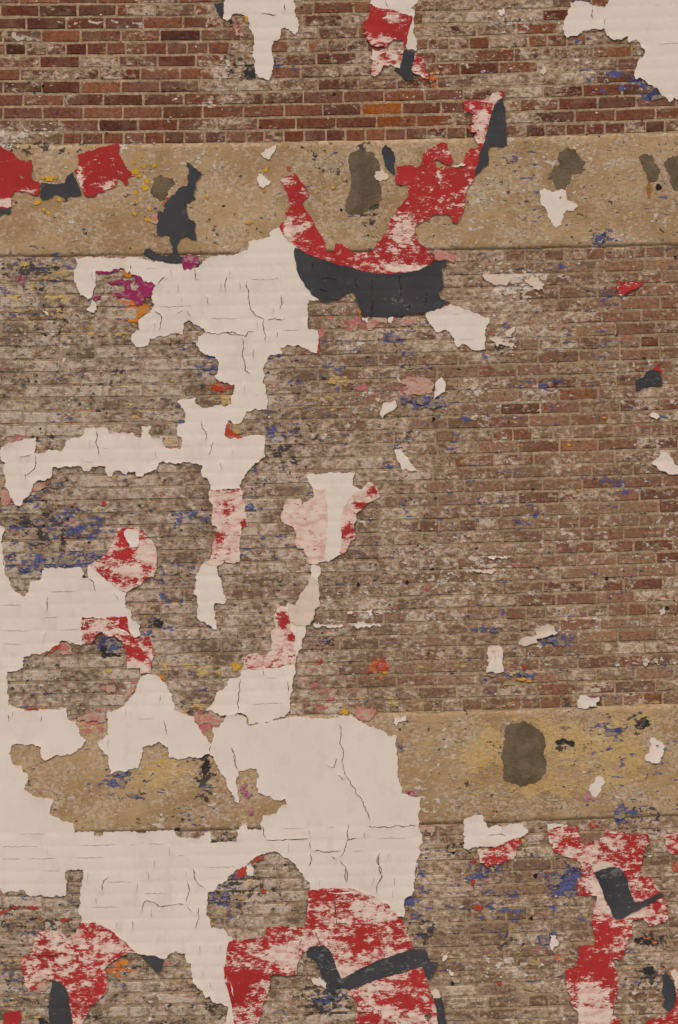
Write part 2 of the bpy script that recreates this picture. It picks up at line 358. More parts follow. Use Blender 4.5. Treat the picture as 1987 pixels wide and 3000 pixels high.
def sheet(name, spec, mat, z=.004, label=None, amp=.13, cracks=(), lift=.004, thick=.0047, wear=None, parent=None, minlen=5.0, holes=(), fine=(), dome=0, depth=.0017, crackw=3.2):
    P0 = T(spec) if isinstance(spec, str) else spec
    P = rough(P0, amp, minlen)
    if name != 'cement_patch': SHEETS.append(P)
    HL = [rough(T(h) if isinstance(h, str) else h, amp, minlen) for h in holes]
    CL = [crackpoly(T(c) if isinstance(c, str) else c, crackw) for c in cracks] + [crackpoly(c, 1.15) for c in fine]
    pts = []; edges = []
    for L in [P] + HL + CL:
        b = len(pts); n = len(L)
        pts += [tuple(q) for q in L]; edges += [(b + i, b + (i + 1) % n) for i in range(n)]
    lo = P.min(0); hi = P.max(0)
    rr = ROWS[(ROWS > lo[1] - 5) & (ROWS < hi[1] + 60)]
    gx = []; gy = []
    for q in rr:
        xs = np.arange(lo[0], hi[0], 13.0) + RNG.random() * 13; xs = xs + RNG.normal(0, 1.5, len(xs))
        gx.append(xs); gy.append(warp(xs, np.full(len(xs), q)))
    if gx:
        gx = np.concatenate(gx); gy = np.concatenate(gy)
        ok = inside(P, gx, gy); gx = gx[ok]; gy = gy[ok]
        allb = np.concatenate([P] + HL + CL)
        if len(gx):
            ok = bdist(allb, gx, gy) > 3.0; gx = gx[ok]; gy = gy[ok]
            pts += list(zip(gx.tolist(), gy.tolist()))
    V, E, F, *_ = delaunay_2d_cdt([Vector(q) for q in pts], edges, [], 0, 1e-4)
    v = np.array([tuple(q) for q in V]); f = np.array(F)
    c = v[f].mean(1)
    keep = inside(P, c[:, 0], c[:, 1])
    for L in HL + CL: keep &= ~inside(L, c[:, 0], c[:, 1])
    f = f[keep]
    used = np.unique(f); remap = -np.ones(len(v), int); remap[used] = np.arange(len(used)); v = v[used]; f = remap[f]
    # orientation: drawing y runs down, so turn every triangle to face the street
    a2 = (v[f[:, 1], 0] - v[f[:, 0], 0]) * (v[f[:, 2], 1] - v[f[:, 0], 1]) - (v[f[:, 1], 1] - v[f[:, 0], 1]) * (v[f[:, 2], 0] - v[f[:, 0], 0])
    f[a2 > 0] = f[a2 > 0][:, ::-1]
    x, y = v[:, 0], v[:, 1]
    d = bdist(P, x, y)
    lf = np.clip(vn(x, y, 45, 7) - .35, 0, 1) * 1.9
    zz = z + .0015 - depth * joint_depth(x, y) + (vn(x, y, 60, 9) - .5) * .0015 + (vn(x, y, 230, 10) - .5) * .002 + lift * lf * np.exp(-d / 9.0)
    if CL:
        dc = bdist(np.concatenate(CL), x, y); zz = zz + .0022 * np.exp(-dc / 7.0)
    if dome: zz = z + dome * (1 - np.exp(-d / 22.0)) + (vn(x, y, 16, 12) - .5) * .003
    top = W(x, y, zz)
    # skirt round every free edge
    ed = {}
    for t in f.tolist():
        for i in range(3):
            e = (t[i], t[(i + 1) % 3]); ed[e] = 1
    free = [e for e in ed if (e[1], e[0]) not in ed]
    vs = sorted({q for e in free for q in e}); n0 = len(x)
    a_i = {q: n0 + i for i, q in enumerate(vs)}; b_i = {q: n0 + len(vs) + i for i, q in enumerate(vs)}
    vs = np.array(vs)
    bot = W(x[vs], y[vs], zz[vs] - thick)
    verts = np.concatenate([top, top[vs], bot])
    faces = f.tolist() + [(a_i[e[1]], a_i[e[0]], b_i[e[0]], b_i[e[1]]) for e in free]
    sm = [True] * len(f) + [False] * len(free)
    at = None
    if wear is not None:
        w0, wl = (wear, []) if not isinstance(wear, tuple) else wear
        def wf(px, py):
            r = np.full(len(px), float(w0))
            for cx, cy, rx, ry, tv in wl:
                g = np.exp(-((px - cx) / rx) ** 2 - ((py - cy) / ry) ** 2); r = r * (1 - g) + tv * g
            return r
        ww = wf(x, y); at = {'wear': ('FLOAT', np.concatenate([ww, ww[vs], ww[vs]]))}
    o = mesh(name, verts, faces, mat, parent or wall, sm, at)
    if label: o['label'] = label
    return o
def flake(cx, cy, r, el=1.4):
    n = random.randint(6, 9); a0 = random.random() * 6.28
    return np.array([(cx + r * el * math.cos(a0 + i * 6.283 / n) * random.uniform(.55, 1.15), cy + r / el ** .5 * math.sin(a0 + i * 6.283 / n) * random.uniform(.55, 1.15)) for i in range(n)])
# extra cracks that follow bed joints under white paint
def bedcracks(x0, x1, js, dens, seed):
    r = random.Random(seed); out = []
    for j in js:
        x = x0
        while x < x1:
            L = r.uniform(18, 110)
            if r.random() < dens:
                xs = np.arange(x, min(x + L, x1) + 1, 12.0)
                if len(xs) > 1: out.append(np.stack([xs, warp(xs, np.full(len(xs), j)) + np.array([r.uniform(-1.2, 1.2) for _ in xs])], -1))
            x += L + r.uniform(8, 60)
    return out
def perpcracks(x0, x1, cs, dens, seed):
    r = random.Random(seed); out = []
    for a, b in cs:
        x = x0 + r.uniform(0, 58)
        while x < x1:
            if r.random() < dens:
                ys = np.linspace(a + r.uniform(2, 8), b - r.uniform(0, 14), 4)
                xs = x + np.cumsum([r.uniform(-2.5, 2.5) for _ in ys])
                out.append(np.stack([xs, warp(xs, ys)], -1))
            x += r.choice([58, 58, 116]) + r.uniform(-6, 6)
    return out
def clear_of(L, P, others, m=9):
    """keep only crack lines that lie inside P, clear of its edge and of other cracks"""
    P = T(P); PP = rough(P, 0, 6); out = []; taken = [rough(T(o), 0, 5, closed=False) for o in others]
    for c in L:
        if not inside(P, c[:, 0], c[:, 1]).all() or bdist(PP, c[:, 0], c[:, 1]).min() < m: continue
        cc = rough(c, 0, 5, closed=False)
        if taken and bdist(np.concatenate(taken), cc[:, 0], cc[:, 1]).min() < 8: continue
        taken.append(cc); out.append(c)
    return out

# ---- white film
W1 = 'A2 10,-120 500,-120 490,-30 470,12 485,45 482,90 500,130 512,165 500,200 480,228 460,205 440,190 415,180 395,185 388,215 385,250 360,270 340,268 330,300 328,340 335,380 335,440 325,490 305,528 270,510 240,505 220,480 215,440 225,400 200,370 208,320 215,290 212,250 200,215 180,190 185,160 175,110 120,92 75,90 60,115 40,135 10,125 0,60'
sheet('white_paint', W1, M_WHITE, label='white paint tongue hanging from the top, beside clean red bricks', cracks=['A2 415,25 410,50 420,72', 'A2 260,95 330,98 362,92'])
W2 = 'A2 1000,-120 1290,-120 1285,-20 1280,15 1255,45 1225,55 1270,70 1262,160 1255,200 1278,260 1275,335 1215,320 1180,250 1200,130 1040,60 965,25 985,0'
sheet('white_paint', W2, M_WHITE, label='white paint strip above and beside a small red mural scrap', cracks=['A2 1075,0 1082,30 1095,48'])
W3 = 'A3 925,5 985,15 1050,45 1090,45 1115,0 1120,-120 2300,-120 2230,60 2330,210 2250,380 2370,520 2280,640 2300,760 1900,700 1700,670 1568,655 1545,640 1510,670 1480,635 1440,590 1395,560 1350,525 1320,510 1290,520 1278,490 1285,460 1300,410 1340,365 1350,325 1325,310 1320,285 1300,265 1280,265 1250,280 1240,270 1240,240 1205,250 1190,262 1160,260 1120,245 1095,215 1082,185 1010,190 950,200 915,225 840,248 825,230 822,205 808,190 820,130 845,90 850,60 865,45 860,20'
c3 = ['A3 1005,55 1008,130', 'A3 1090,120 1088,165']
sheet('white_paint', W3, M_WHITE, label='large white paint sheet with ragged left edge above the upper concrete band', cracks=[T(q) for q in c3], fine=clear_of(bedcracks(1660, 2050, [12, 50, 89, 127, 164, 203, 241], .25, 3), W3, c3), crackw=2.4)
sheet('white_paint', 'B2 255,115 290,80 355,55 350,90 325,125 310,150 280,140', M_WHITE, .0042, 'small white triangular paint chip high on the upper concrete band')
sheet('white_paint', 'B2 240,245 265,245 285,270 318,290 310,320 285,325 270,340 245,325 240,300 232,280', M_WHITE, .0042, 'small white paint chip below a white triangular chip on the concrete band')
sheet('white_paint', 'B3 660,355 690,335 720,355 760,365 800,345 830,350 835,390 850,420 910,455 880,490 840,480 825,500 810,540 800,580 770,598 745,580 715,530 705,480 670,450 665,400', M_WHITE, .0042, 'white heart-shaped paint patch under a dark cement patch', holes=['B3 785,405 795,395 806,398 795,412'])
sheet('white_paint', 'B3 85,200 140,175 175,182 160,195 110,202', M_WHITE, .010, amp=.08)
W8 = '''C1 495,125 620,125 760,120 880,120 950,135 1050,150 1195,165 1205,200 1290,190 1330,145 1390,115 1440,105 B2 0,780 60,780 110,765 170,745 180,710 175,690 230,680 290,660 320,655 315,630 340,610 370,600 375,585 440,640 510,740 510,850 540,930 600,1020 650,1065
 C2 640,178 575,178 570,185 568,260 565,300 570,370 630,375 632,440 628,525 600,520 570,500 510,475 440,472 385,490 400,520 390,535 320,535 305,550 300,580 278,610 280,680 270,725 290,740 285,790 300,820 298,895 235,900 225,888 165,905 150,945 130,975 105,990 70,985 45,965 25,1000 15,1060 60,1090 130,1085 180,1070 275,1068 285,1119
 D2 285,90 240,120 190,160 150,210 130,240 115,275 140,310 D1 1380,528 1375,480 1350,445 1325,435 1325,365 1290,355 1200,345 1130,350 1075,338 1040,350 1030,390 985,410 930,440 900,440 885,405 845,405 830,440 800,410 760,400 735,440 710,440 690,370 640,375 600,380 590,405 550,405 535,375 440,372 345,380 335,445 300,465 240,470 215,510 200,545 150,600 135,632 105,632 85,600 60,540 35,510 40,470 20,400 35,350 5,320 5,250 40,225 110,205 170,190 230,180 232,240 225,290 280,285 320,262 360,265 405,272 435,205 510,185 550,160 560,122 620,125 690,118 720,160 790,155 870,150 900,180 925,185 930,110 990,105 975,150 1000,190 1070,195 1075,235 1110,258 1180,262 1195,230 1190,180 1165,170 1175,95 1215,85 1215,20
 C1 1190,1110 1165,1065 1185,1050 1280,1040 1285,1085 1340,1110 1400,1100 1520,1080 1518,1030 1535,1000 1535,955 1480,945 1435,930 1410,900 1435,850 1430,800 1410,770 1370,765 1310,730 1290,700 1300,640 1350,605 1340,590 1300,570 1260,545 1240,532 1205,555 1200,600 1200,625 1120,625 1060,635 980,655 975,700 940,708 890,705 865,670 865,635 890,605 915,600 910,530 950,500 985,485 1000,455 1015,430 1000,400 1000,345 1020,300 1000,285 950,280 920,245 880,235 860,225 855,210 840,225 815,195 790,188 740,205 690,215 630,208 630,260 628,310 610,350 600,388 570,388 530,370 510,330 500,290 485,260 490,200 510,160'''
c8 = ['C2 160,50 175,150 185,220 240,285 275,300 278,380 285,460', 'C2 290,308 340,302 420,295', 'C2 20,395 90,395 160,415 175,385 215,378', 'C2 135,425 140,560 150,640 190,660', 'D1 235,300 230,380 165,430 165,462', 'D1 130,310 205,292', 'D1 640,135 630,220 650,300', 'C1 1022,470 1055,500 1045,600', 'C1 1025,300 1060,265 1085,235', 'C1 1278,195 1280,260 1300,270', 'C1 1160,490 1200,468', 'C1 1235,470 1250,510', 'D1 1320,75 1345,140 1355,205', 'D1 1370,300 1385,240 1400,215', 'C2 30,20 25,130', 'C1 855,170 858,205', 'C1 1360,380 1365,430', 'C1 1345,618 1420,625 1500,620 1566,625', 'C2 365,388 362,420', 'C2 390,140 395,190 380,240', 'C2 210,500 208,560']
sheet('white_paint', W8, M_WHITE, label='large branching white paint sheet running down from under the upper concrete band', cracks=[T(q) for q in c8], fine=clear_of(bedcracks(100, 960, JOINTS[(JOINTS > 760) & (JOINTS < 1440)], .5, 4) + perpcracks(150, 950, [(a, b) for a, b, h in COURSES if 780 < a < 1440], .45, 14), W8, c8), crackw=2.6)
sheet('white_paint', 'C1 605,400 635,430 635,460 620,485 590,480 565,465 590,440 600,420', M_WHITE, label='small white curved paint chip on the grey-brown bricks')
W9 = 'C2 1340,262 1400,245 1470,215 1510,205 C3 20,235 80,205 120,215 180,240 230,265 265,270 275,285 320,290 330,320 310,345 300,375 305,440 300,500 245,508 200,490 150,465 120,485 105,470 100,430 70,390 50,375 0,388 C2 1400,385 1380,350 1350,310'
sheet('white_paint', W9, M_WHITE, label='white paint piece pointing down beside the big slate crescent', fine=clear_of(bedcracks(1250, 1420, JOINTS[(JOINTS > 880) & (JOINTS < 1040)], .5, 5), W9, []), crackw=2.4)
sheet('white_paint', 'C2 1400,740 1440,680 1460,705 1470,740 1465,780 1430,800 1390,830 1395,790', M_WHITE, label='small white paint chip above a blue stained joint')
sheet('white_paint', 'C2 1055,860 1110,850 1140,835 1145,880 1120,905 1085,920 1055,955 1035,930 1050,890', M_WHITE, label='small white pointed paint chip with pink residue beside it')
sheet('white_paint', 'C3 1380,930 1400,915 1430,920 1450,945 1420,958 1390,945', M_WHITE, label='tiny oval white paint chip on dull red bricks')
sheet('white_paint', 'D3 1395,130 1440,90 1455,50 1490,55 1525,90 1540,130 1568,145 1820,140 1880,190 1810,225 1568,200 1500,195 1470,180 1430,160', M_WHITE, label='white paint patch on tan bricks with a narrow raised end')
sheet('white_paint', 'D2 1130,45 1180,40 1200,70 1220,90 1250,140 1280,180 1245,180 1215,165 1190,175 1170,130 1145,90', M_WHITE, label='slanting white paint sliver on brown bricks')
sheet('white_paint', 'E1 1345,100 1420,120 1430,180 1455,250 1465,310 1490,350 1480,375 1410,375 1405,400 1415,430 1410,480 1420,545 1400,545 1370,515 1310,490 1295,470 1300,380 1290,325 1268,315 1285,260 1285,210 1305,170', M_WHITE, label='white ragged paint strip hanging below a red and white streaked strip')
W17 = 'D2 555,215 570,195 650,200 770,185 875,188 860,225 860,275 920,300 945,270 960,248 1000,265 1020,285 1030,320 1040,350 1000,370 950,390 920,430 880,460 885,500 865,530 870,570 880,610 840,650 825,690 800,720 770,730 740,750 700,775 640,775 620,790 570,785 555,770 565,740 540,710 540,690 495,685 480,650 490,600 475,550 440,535 395,515 385,480 405,440 410,400 450,365 515,360 525,400 560,380 605,350 600,295 590,280 570,255'
sheet('white_paint', W17, M_WHITE, label='white paint island with a plain white stripe between two red stained sides', amp=.08)
W18 = 'D2 585,800 640,800 650,840 628,880 E2 745,0 750,60 755,170 725,185 715,240 690,295 662,300 665,340 637,390 640,440 610,490 597,540 590,620 580,720 560,800 545,870 530,895 460,910 400,930 350,935 290,950 280,900 250,875 215,870 140,885 110,890 60,865 5,850 50,805 90,730 150,690 160,650 240,620 245,585 255,560 280,490 330,480 410,490 440,460 445,400 440,330 465,320 465,290 455,240 470,215 470,165 530,175 540,150 600,165 620,110 650,60 680,20 690,0 D2 555,900 590,850'
c18 = ['E2 235,650 232,720 222,780 225,860', 'E2 545,660 552,700 545,740', 'E2 385,590 390,622']
sheet('white_paint', W18, M_WHITE, label='white paint neck widening downward, cracked free from the sheet below it', cracks=[T(q) for q in c18], fine=clear_of(bedcracks(650, 860, JOINTS[(JOINTS > 1980) & (JOINTS < 2110)], .5, 6), W18, c18), crackw=2.4)
W19 = '''D1 -430,820 -330,790 -100,755 0,760 25,770 35,790 15,830 5,870 20,940 20,1000 35,1060 E1 10,30 20,90 45,200 70,260 105,300 145,335 185,305 195,235 265,225 275,180 290,145 400,140 530,138 545,165 540,210 580,205 575,140 590,120 690,180 800,270 830,310 820,350 825,400 860,440 870,490 920,520 920,590 880,600 840,580 700,500 560,480 545,645 500,645 455,640 450,625 400,622 340,670 290,700 250,710 210,705 190,725 155,725 150,760 150,800 110,820 45,825 50,900 45,960 60,1000 55,1045 110,1060 160,1075 310,1072 435,1062
 F1 440,50 450,130 490,145 520,190 525,240 565,270 540,305 490,345 430,365 370,362 300,400 275,380 270,310 205,290 95,292 60,350 95,430 140,430 150,470 185,490 180,540 160,590 205,620 250,640 350,650 335,700 335,760 430,800 480,810 490,875 620,865 620,895 680,890 680,865 800,865 900,872 1050,858 1140,852 1160,890 1220,910 1290,910 1340,890 1375,860 1380,945 1450,935 1555,925
 F2 212,815 210,745 270,700 285,740 375,740 370,690 385,645 470,640 500,590 540,575 530,540 500,550 440,535 430,520 350,500 340,460 355,400 345,345 290,342 225,355 210,400 205,440 220,520 225,565 200,560 170,490 140,420 100,360 65,290 F1 1400,370 1375,355 1340,365 1310,380 1210,385 1110,378 1105,320 1080,300 1050,280 1000,300 940,310 930,370 915,420 910,450 870,455 820,475 770,470 725,485 715,430 715,380 680,340 660,320 640,275 670,262 710,230 705,170 700,100 710,75 780,60 830,20
 E1 835,1020 870,980 900,920 935,850 970,838 1020,845 1060,880 1100,920 1130,970 1145,1040 F1 1145,70 1190,95 1270,110 1280,150 1310,190 1350,240 1385,290 1400,250 1400,180 1440,180 1470,130 E2 122,915 140,893 215,878 250,883 275,905 286,958 350,943 400,937 460,918 530,902 600,890 680,900 740,905 800,910 860,905 880,888 960,885 1000,910 1050,940 1100,960 1180,990 1200,1020 F2 1258,120 1255,200 1265,300 1275,420 1290,500 1320,505 1370,525 1415,525 1410,570 1420,610 1400,640 1405,710 1430,790 1430,830 1410,850 1415,890 1390,945 1385,1000 1390,1080
 G2 1395,60 1390,150 1370,190 1375,240 1350,280 1310,305 1305,420 1240,400 1140,320 1000,265 800,255 690,260 690,190 655,155 600,85 550,35 500,10 475,-10 440,-8 400,0 345,15 300,50 250,90 190,130 150,165 90,205 75,240 25,255 20,330 10,400 40,440 45,490 120,490 145,520 165,545 200,580 170,640 160,750 170,850 190,950 215,1050 225,1119 240,1400
 G1 1470,1400 1470,1200 1480,1110 1490,1060 1500,1010 1460,990 1395,975 1370,940 1350,950 1330,905 1290,870 1265,830 1260,780 1250,720 1225,715 1215,655 1160,645 1115,660 1090,690 1060,700 1000,675 920,660 900,655 830,610 730,530 640,495 560,485 530,455 540,430 515,370 530,330 540,210 548,150 545,110 490,108 430,120 430,280 370,275 300,285 270,270 200,285 170,265 155,240 90,250 20,265 0,210 -100,210 -260,250 -420,190 -390,60 F1 -520,820 -470,640 -380,420 -440,250 -560,100 E1 -500,780 -450,600 -480,380 -540,200'''
c19 = ['F2 885,50 890,180 910,230 905,340 940,400 990,490 1040,560 1085,680', 'F2 180,200 195,290 212,345', 'F2 378,710 402,798', 'F2 400,806 500,808 600,805 680,797', 'F2 685,740 692,790', 'F2 692,812 700,870', 'F2 700,890 692,985', 'F2 712,882 800,885 890,878', 'F2 945,700 940,800 915,885 882,930', 'F2 872,935 830,915', 'F2 888,938 925,980 930,1090', 'G2 928,95 935,190', 'F2 1150,890 1130,940 1160,1000 1160,1060 1130,1110', 'G2 1140,20 1165,150 1130,220 1135,270', 'F2 1065,720 1250,715 1390,712', 'F2 1050,760 1045,800', 'F2 860,270 850,330 800,315', 'G1 930,390 940,330 970,305 1010,320 1040,350 1120,340 1215,332', 'G1 1222,322 1235,280 1240,220 1230,180', 'G1 1225,338 1260,385', 'G1 1270,100 1285,180 1350,235', 'G1 1300,350 1305,430 1285,490', 'E1 580,215 610,230 630,300', 'E1 315,330 312,440', 'F1 715,260 712,310', 'F1 1075,130 1085,190 1105,230', 'F1 1520,310 1545,410 1560,460', 'E1 750,310 775,350', 'F1 275,110 272,150', 'F1 60,90 65,150', 'F1 1382,300 1380,345', 'F2 935,815 1000,798', 'F2 870,380 905,412 932,405', 'G1 670,250 680,180 715,150', 'G1 870,440 872,500']
bj = JOINTS[(JOINTS > 2440) & (JOINTS < 2620)]
sheet('white_paint', W19, M_WHITE, label='largest cracked white paint sheet, wrapping round an exposed beige hollow of the lower concrete band', cracks=[T(q) for q in c19], fine=clear_of(bedcracks(4, 1230, bj, .75, 8) + bedcracks(4, 1230, JOINTS[((JOINTS > 1680) & (JOINTS < 2115)) | (JOINTS > 2620)], .4, 9) + perpcracks(4, 1230, [(a, b) for a, b, h in COURSES if 2440 < a < 2600], .6, 16) + perpcracks(4, 1230, [(a, b) for a, b, h in COURSES if 1700 < a < 2100 or a > 2600], .4, 17), W19, c19), crackw=2.6)
sheet('white_paint', 'D1 815,800 840,780 890,780 915,810 915,870 905,900 860,905 840,870', M_WHITE, .0065, label='white paint tongue at the top of the red diamond', amp=.06)
W22 = 'F3 165,670 280,640 290,680 320,735 360,715 450,710 550,700 585,755 540,790 500,800 420,835 375,860 250,860 160,862 165,790 180,785 160,780'
sheet('white_paint', W22, M_WHITE, label='white paint slab at the foot of the lower concrete band', cracks=['F3 320,778 440,778', 'F3 418,715 420,745'], crackw=2.4)
sheet('white_paint', 'F3 708,702 815,705 810,735 712,750', M_WHITE, .0042, label='narrow white paint edge above the red arm', amp=.06)
sheet('white_paint', 'F3 1000,990 1040,960 1080,945 1130,960 1150,980 1080,1000 1015,1020', M_CREAM, .0065, label='cream paint crescent above the slate bar', amp=.06)
sheet('white_paint', 'G2 1480,900 1530,895 1550,940 1500,950', M_CREAM, label='tiny cream paint chip above a thin slate strip')
sheet('white_paint', 'E3 320,440 410,440 420,500 415,550 425,600 400,608 305,605 310,580 325,560 320,500', M_WHITE, label='upright white paint chip with faint red streaks')
sheet('white_paint', 'E3 525,400 560,375 610,370 640,355 625,330 670,300 720,290 750,300 780,345 730,360 690,375 640,385 645,415 600,420 560,435 520,425', M_CREAM, label='stepped cream paint chip climbing across two courses')
sheet('white_paint', 'E3 910,840 905,820 920,760 970,755 990,770 1050,765 1050,790 1030,805 1035,828 990,825 950,845', M_WHITE, label='white paint chip just above the lower concrete band')
sheet('white_paint', 'F3 1385,145 1410,135 1440,160 1480,190 1470,240 1445,300 1400,305 1350,280 1350,260 1380,235 1390,190', M_WHITE, .0042, label='boot-shaped white paint chip on the lower concrete band', holes=['F3 1422,185 1440,180 1445,200 1430,208'])
sheet('white_paint', 'F3 1005,440 1030,395 1070,395 1090,430 1065,460 1050,500 1020,530 1000,510 980,480', M_WHITE, .0042, label='white paint chip beside a mauve stain on the lower concrete band')
sheet('white_paint', 'E2 1240,900 1325,895 1320,920 1270,930 1255,960 1240,940', M_WHITE, label='small hook-shaped white paint chip at the top of the lower band')
sheet('white_paint', 'A3 655,455 690,440 705,465 685,495 665,480', M_CREAM, label='tiny cream paint chip on dark red bricks')
# small white bits
for sp in ('C1 285,460 310,480 320,495 300,500', 'G3 730,540 770,545 790,590 750,640 722,600', 'C2 920,288 965,288 958,325 930,318', 'C2 1090,290 1130,290 1110,330 1092,320', 'G3 30,670 65,650 50,690 28,710', 'G3 50,760 75,765 95,800 70,795', 'G3 355,740 395,705 410,725 380,755', 'E3 1445,190 1480,180 1480,220 1450,225', 'E2 935,205 1100,195 1100,232 1080,232 1075,212 945,222', 'E2 980,290 1040,265 1050,285 1150,282 1165,298 990,312', 'E2 705,292 900,288 915,300 860,312 720,305', 'E3 1140,560 1180,545 1180,565', 'E3 1340,540 1375,530 1370,555 1345,560', 'E3 1410,540 1440,530 1440,552', 'C3 300,915 310,915 312,925', 'C3 440,380 490,350 500,370 470,420 430,420', 'C3 330,420 390,425 420,460 490,460 480,500 440,480 400,465 375,490 360,450', 'C3 270,12 420,10 470,40 440,85 380,80 330,60', 'C3 560,40 620,20 690,70 680,100 630,105 590,75', 'G2 275,80 300,70 305,90 325,110 325,150 280,145', 'G2 700,820 760,810 800,850 800,890 770,870 720,860', 'B2 1010,230 1060,215 1090,250 1080,290 1030,290 1000,260', 'D3 275,740 330,735 470,745 330,752', 'D3 210,830 380,815 380,838 260,845', 'A3 380,70 420,50 440,80 405,105'):
    sheet('white_chip', sp, M_CREAM if random.random() < .6 else M_WHITE, .0036, lift=.002, amp=.24, minlen=4)

# ---- red
sheet('red_paint', 'A2 965,28 1080,60 1250,105 1235,180 1220,230 1200,320 1195,270 1130,260 1100,285 1075,310 1050,300 1020,310 980,300 965,270 945,260 950,240 930,225 945,205 925,165 930,140 960,130 975,80', M_RED, .0055, 'squarish red paint scrap near the top of the wall', .07, wear=(.25, [(1160, 50, 40, 25, .62), (1125, 115, 35, 18, .7)]))
sheet('red_paint', 'A2 990,320 1100,325 1200,335 1180,400 1170,450 1110,425 1060,430 1035,480 1010,500 985,495 980,440 990,410 975,380', M_RED, .005, 'worn red paint scrap left of a short slate bar', wear=.58)
sheet('red_paint', 'A2 1265,345 1300,365 1330,410 1335,460 1365,490 1355,520 1320,510 1300,490 1260,480 1240,465 1255,410', M_RED, .005, 'red paint sliver right of a short slate bar', wear=.45)
sheet('red_paint', 'B1 -200,-10 -60,20 0,55 60,95 100,125 150,155 205,165 205,250 215,285 260,300 262,360 255,385 220,385 190,370 150,365 110,355 90,365 85,410 75,440 72,470 0,470 -60,470 -180,450 -240,400 -190,300 -260,180 -230,60', M_RED, .004, 'solid red paint patch on the upper band with a pale worn foot', wear=(.1, [(10, 595, 40, 16, .85), (75, 555, 30, 14, .55)]))
sheet('red_paint', 'B1 510,120 580,90 640,75 770,35 785,65 780,110 800,150 820,195 860,230 885,260 840,270 845,310 830,330 815,310 795,285 770,275 765,310 740,340 690,360 640,370 622,395 560,385 540,340 510,280 485,225 515,200 520,160', M_RED, .004, 'blocky red paint patch on the upper band next to yellow flecks', wear=(.2, [(232, 535, 9, 40, 1.1), (320, 545, 25, 15, .6)]), amp=.09)
R6 = '''B2 385,285 440,260 475,240 500,265 520,300 555,335 572,390 545,415 530,435 555,490 590,535 610,580 640,630 665,670 680,700 690,755 740,758 750,700 790,705 830,735 850,758 920,762 985,755 1010,715 1050,670 1080,630 1090,580 1110,530 1140,500 1150,470 1190,435 1225,390 1220,315 1140,310 1135,270 1145,195 1200,190 1290,200 1310,180 1320,130 1330,100 1370,80 1420,50 1445,38 1475,45 1480,75 1500,110 1520,160 1500,190 1470,185 1440,165 1420,155 1410,200 1470,205 1510,200
 B3 140,210 165,160 175,110 215,75 260,75 270,60 245,35 A3 230,895 245,870 200,860 180,830 205,820 230,815 215,790 220,760 230,745 165,740 165,700 150,670 190,655 300,650 330,645 350,610 400,600 430,605 425,640 395,655 380,700 358,745 345,800 330,870 310,950 280,1060 B3 240,250 215,310 190,330 175,380 170,440 145,520 115,570 85,560 75,515 B2 1400,510 1370,535 1320,560 1290,575 1270,590 1260,610 1280,650 1290,700 1340,730 1370,770 1400,800 1380,825 1340,850 1290,880 1200,895 1110,905 1030,900 960,890 890,875 800,850 720,830 650,810 560,770 510,740 450,690 400,640 375,590 400,565 430,545 415,500 430,490 455,460 440,430 440,400 420,350 400,310'''
sheet('red_paint', R6, M_RED, .0055, 'big U-shaped red paint stroke across the upper concrete band', .07, wear=(.27, [(1175, 690, 45, 60, .75), (1180, 785, 90, 10, .95), (845, 685, 14, 40, 1.0), (880, 660, 25, 25, .6), (1450, 285, 22, 25, 1.0), (1375, 540, 12, 50, .6), (1410, 335, 25, 20, .7), (1060, 750, 60, 20, .35), (1290, 545, 60, 60, .4), (1405, 385, 25, 25, .65), (840, 530, 25, 10, .6)]), holes=['B2 1395,160 1420,150 1440,180 1430,210 1410,205'])
sheet('red_paint', 'C3 1160,45 1200,60 1340,55 1335,75 1290,100 1240,125 1220,145 1185,150 1170,110', M_RED, .004, 'small red triangular paint flag on dull bricks', wear=.35)
sheet('red_paint', 'C3 1405,635 1440,605 1465,640 1455,660', M_RED, .004, 'tiny red paint corner on top of a slate chip', wear=.15)
sheet('red_paint', 'D1 1375,530 1566,525 D2 0,300 140,300 135,360 150,380 155,440 165,490 175,530 145,545 125,560 120,620 118,700 115,780 55,780 0,765 D1 1480,990 1440,1020 1420,1030 1345,1000 1385,975 1395,920 1410,850 1425,770 1395,760 1390,700 1400,620 1375,600 1370,560', M_RED, .0045, 'vertical strip of white film with patchy red paint', wear=(.78, [(668, 1485, 22, 25, .35), (640, 1580, 18, 30, .35), (715, 1535, 10, 14, .1), (665, 1435, 60, 5, .5), (620, 1640, 30, 12, .5)]))
sheet('red_paint', 'D2 605,300 680,295 690,400 685,560 690,770 640,778 620,792 570,787 555,770 565,740 540,710 540,690 495,685 480,650 490,600 475,550 440,535 395,515 385,480 405,440 410,400 450,365 515,360 525,400 560,380 605,350', M_RED, .006, 'left side of the island, mostly white with red flecks', .07, wear=(.86, [(850, 1490, 30, 20, .6), (910, 1500, 25, 25, .62), (900, 1560, 40, 30, .72)]))
sheet('red_paint', 'D2 940,300 960,248 1000,265 1020,285 1030,320 1040,350 1000,370 950,390 920,430 880,460 885,500 865,530 870,570 880,610 840,650 825,690 800,720 770,730 780,700 780,560 785,480 800,420 830,370 880,320', M_RED, .006, 'curved right side of the island, white with bold red dabs', .06, wear=(.75, [(1095, 1435, 15, 20, .1), (1055, 1478, 22, 12, .15), (1015, 1560, 25, 25, .2), (1005, 1610, 15, 30, .5)]))
sheet('red_paint', 'E2 470,165 525,180 550,205 555,320 590,345 595,390 580,430 600,470 595,545 400,580 245,588 255,560 280,490 330,480 410,490 440,460 445,400 440,330 465,310 455,240 470,215', M_RED, .006, 'red streaked paint on the white neck', .08, wear=(.74, [(830, 1825, 20, 22, .15), (852, 1865, 14, 16, .2), (800, 1952, 60, 5, .3), (740, 1940, 40, 20, .7)]))
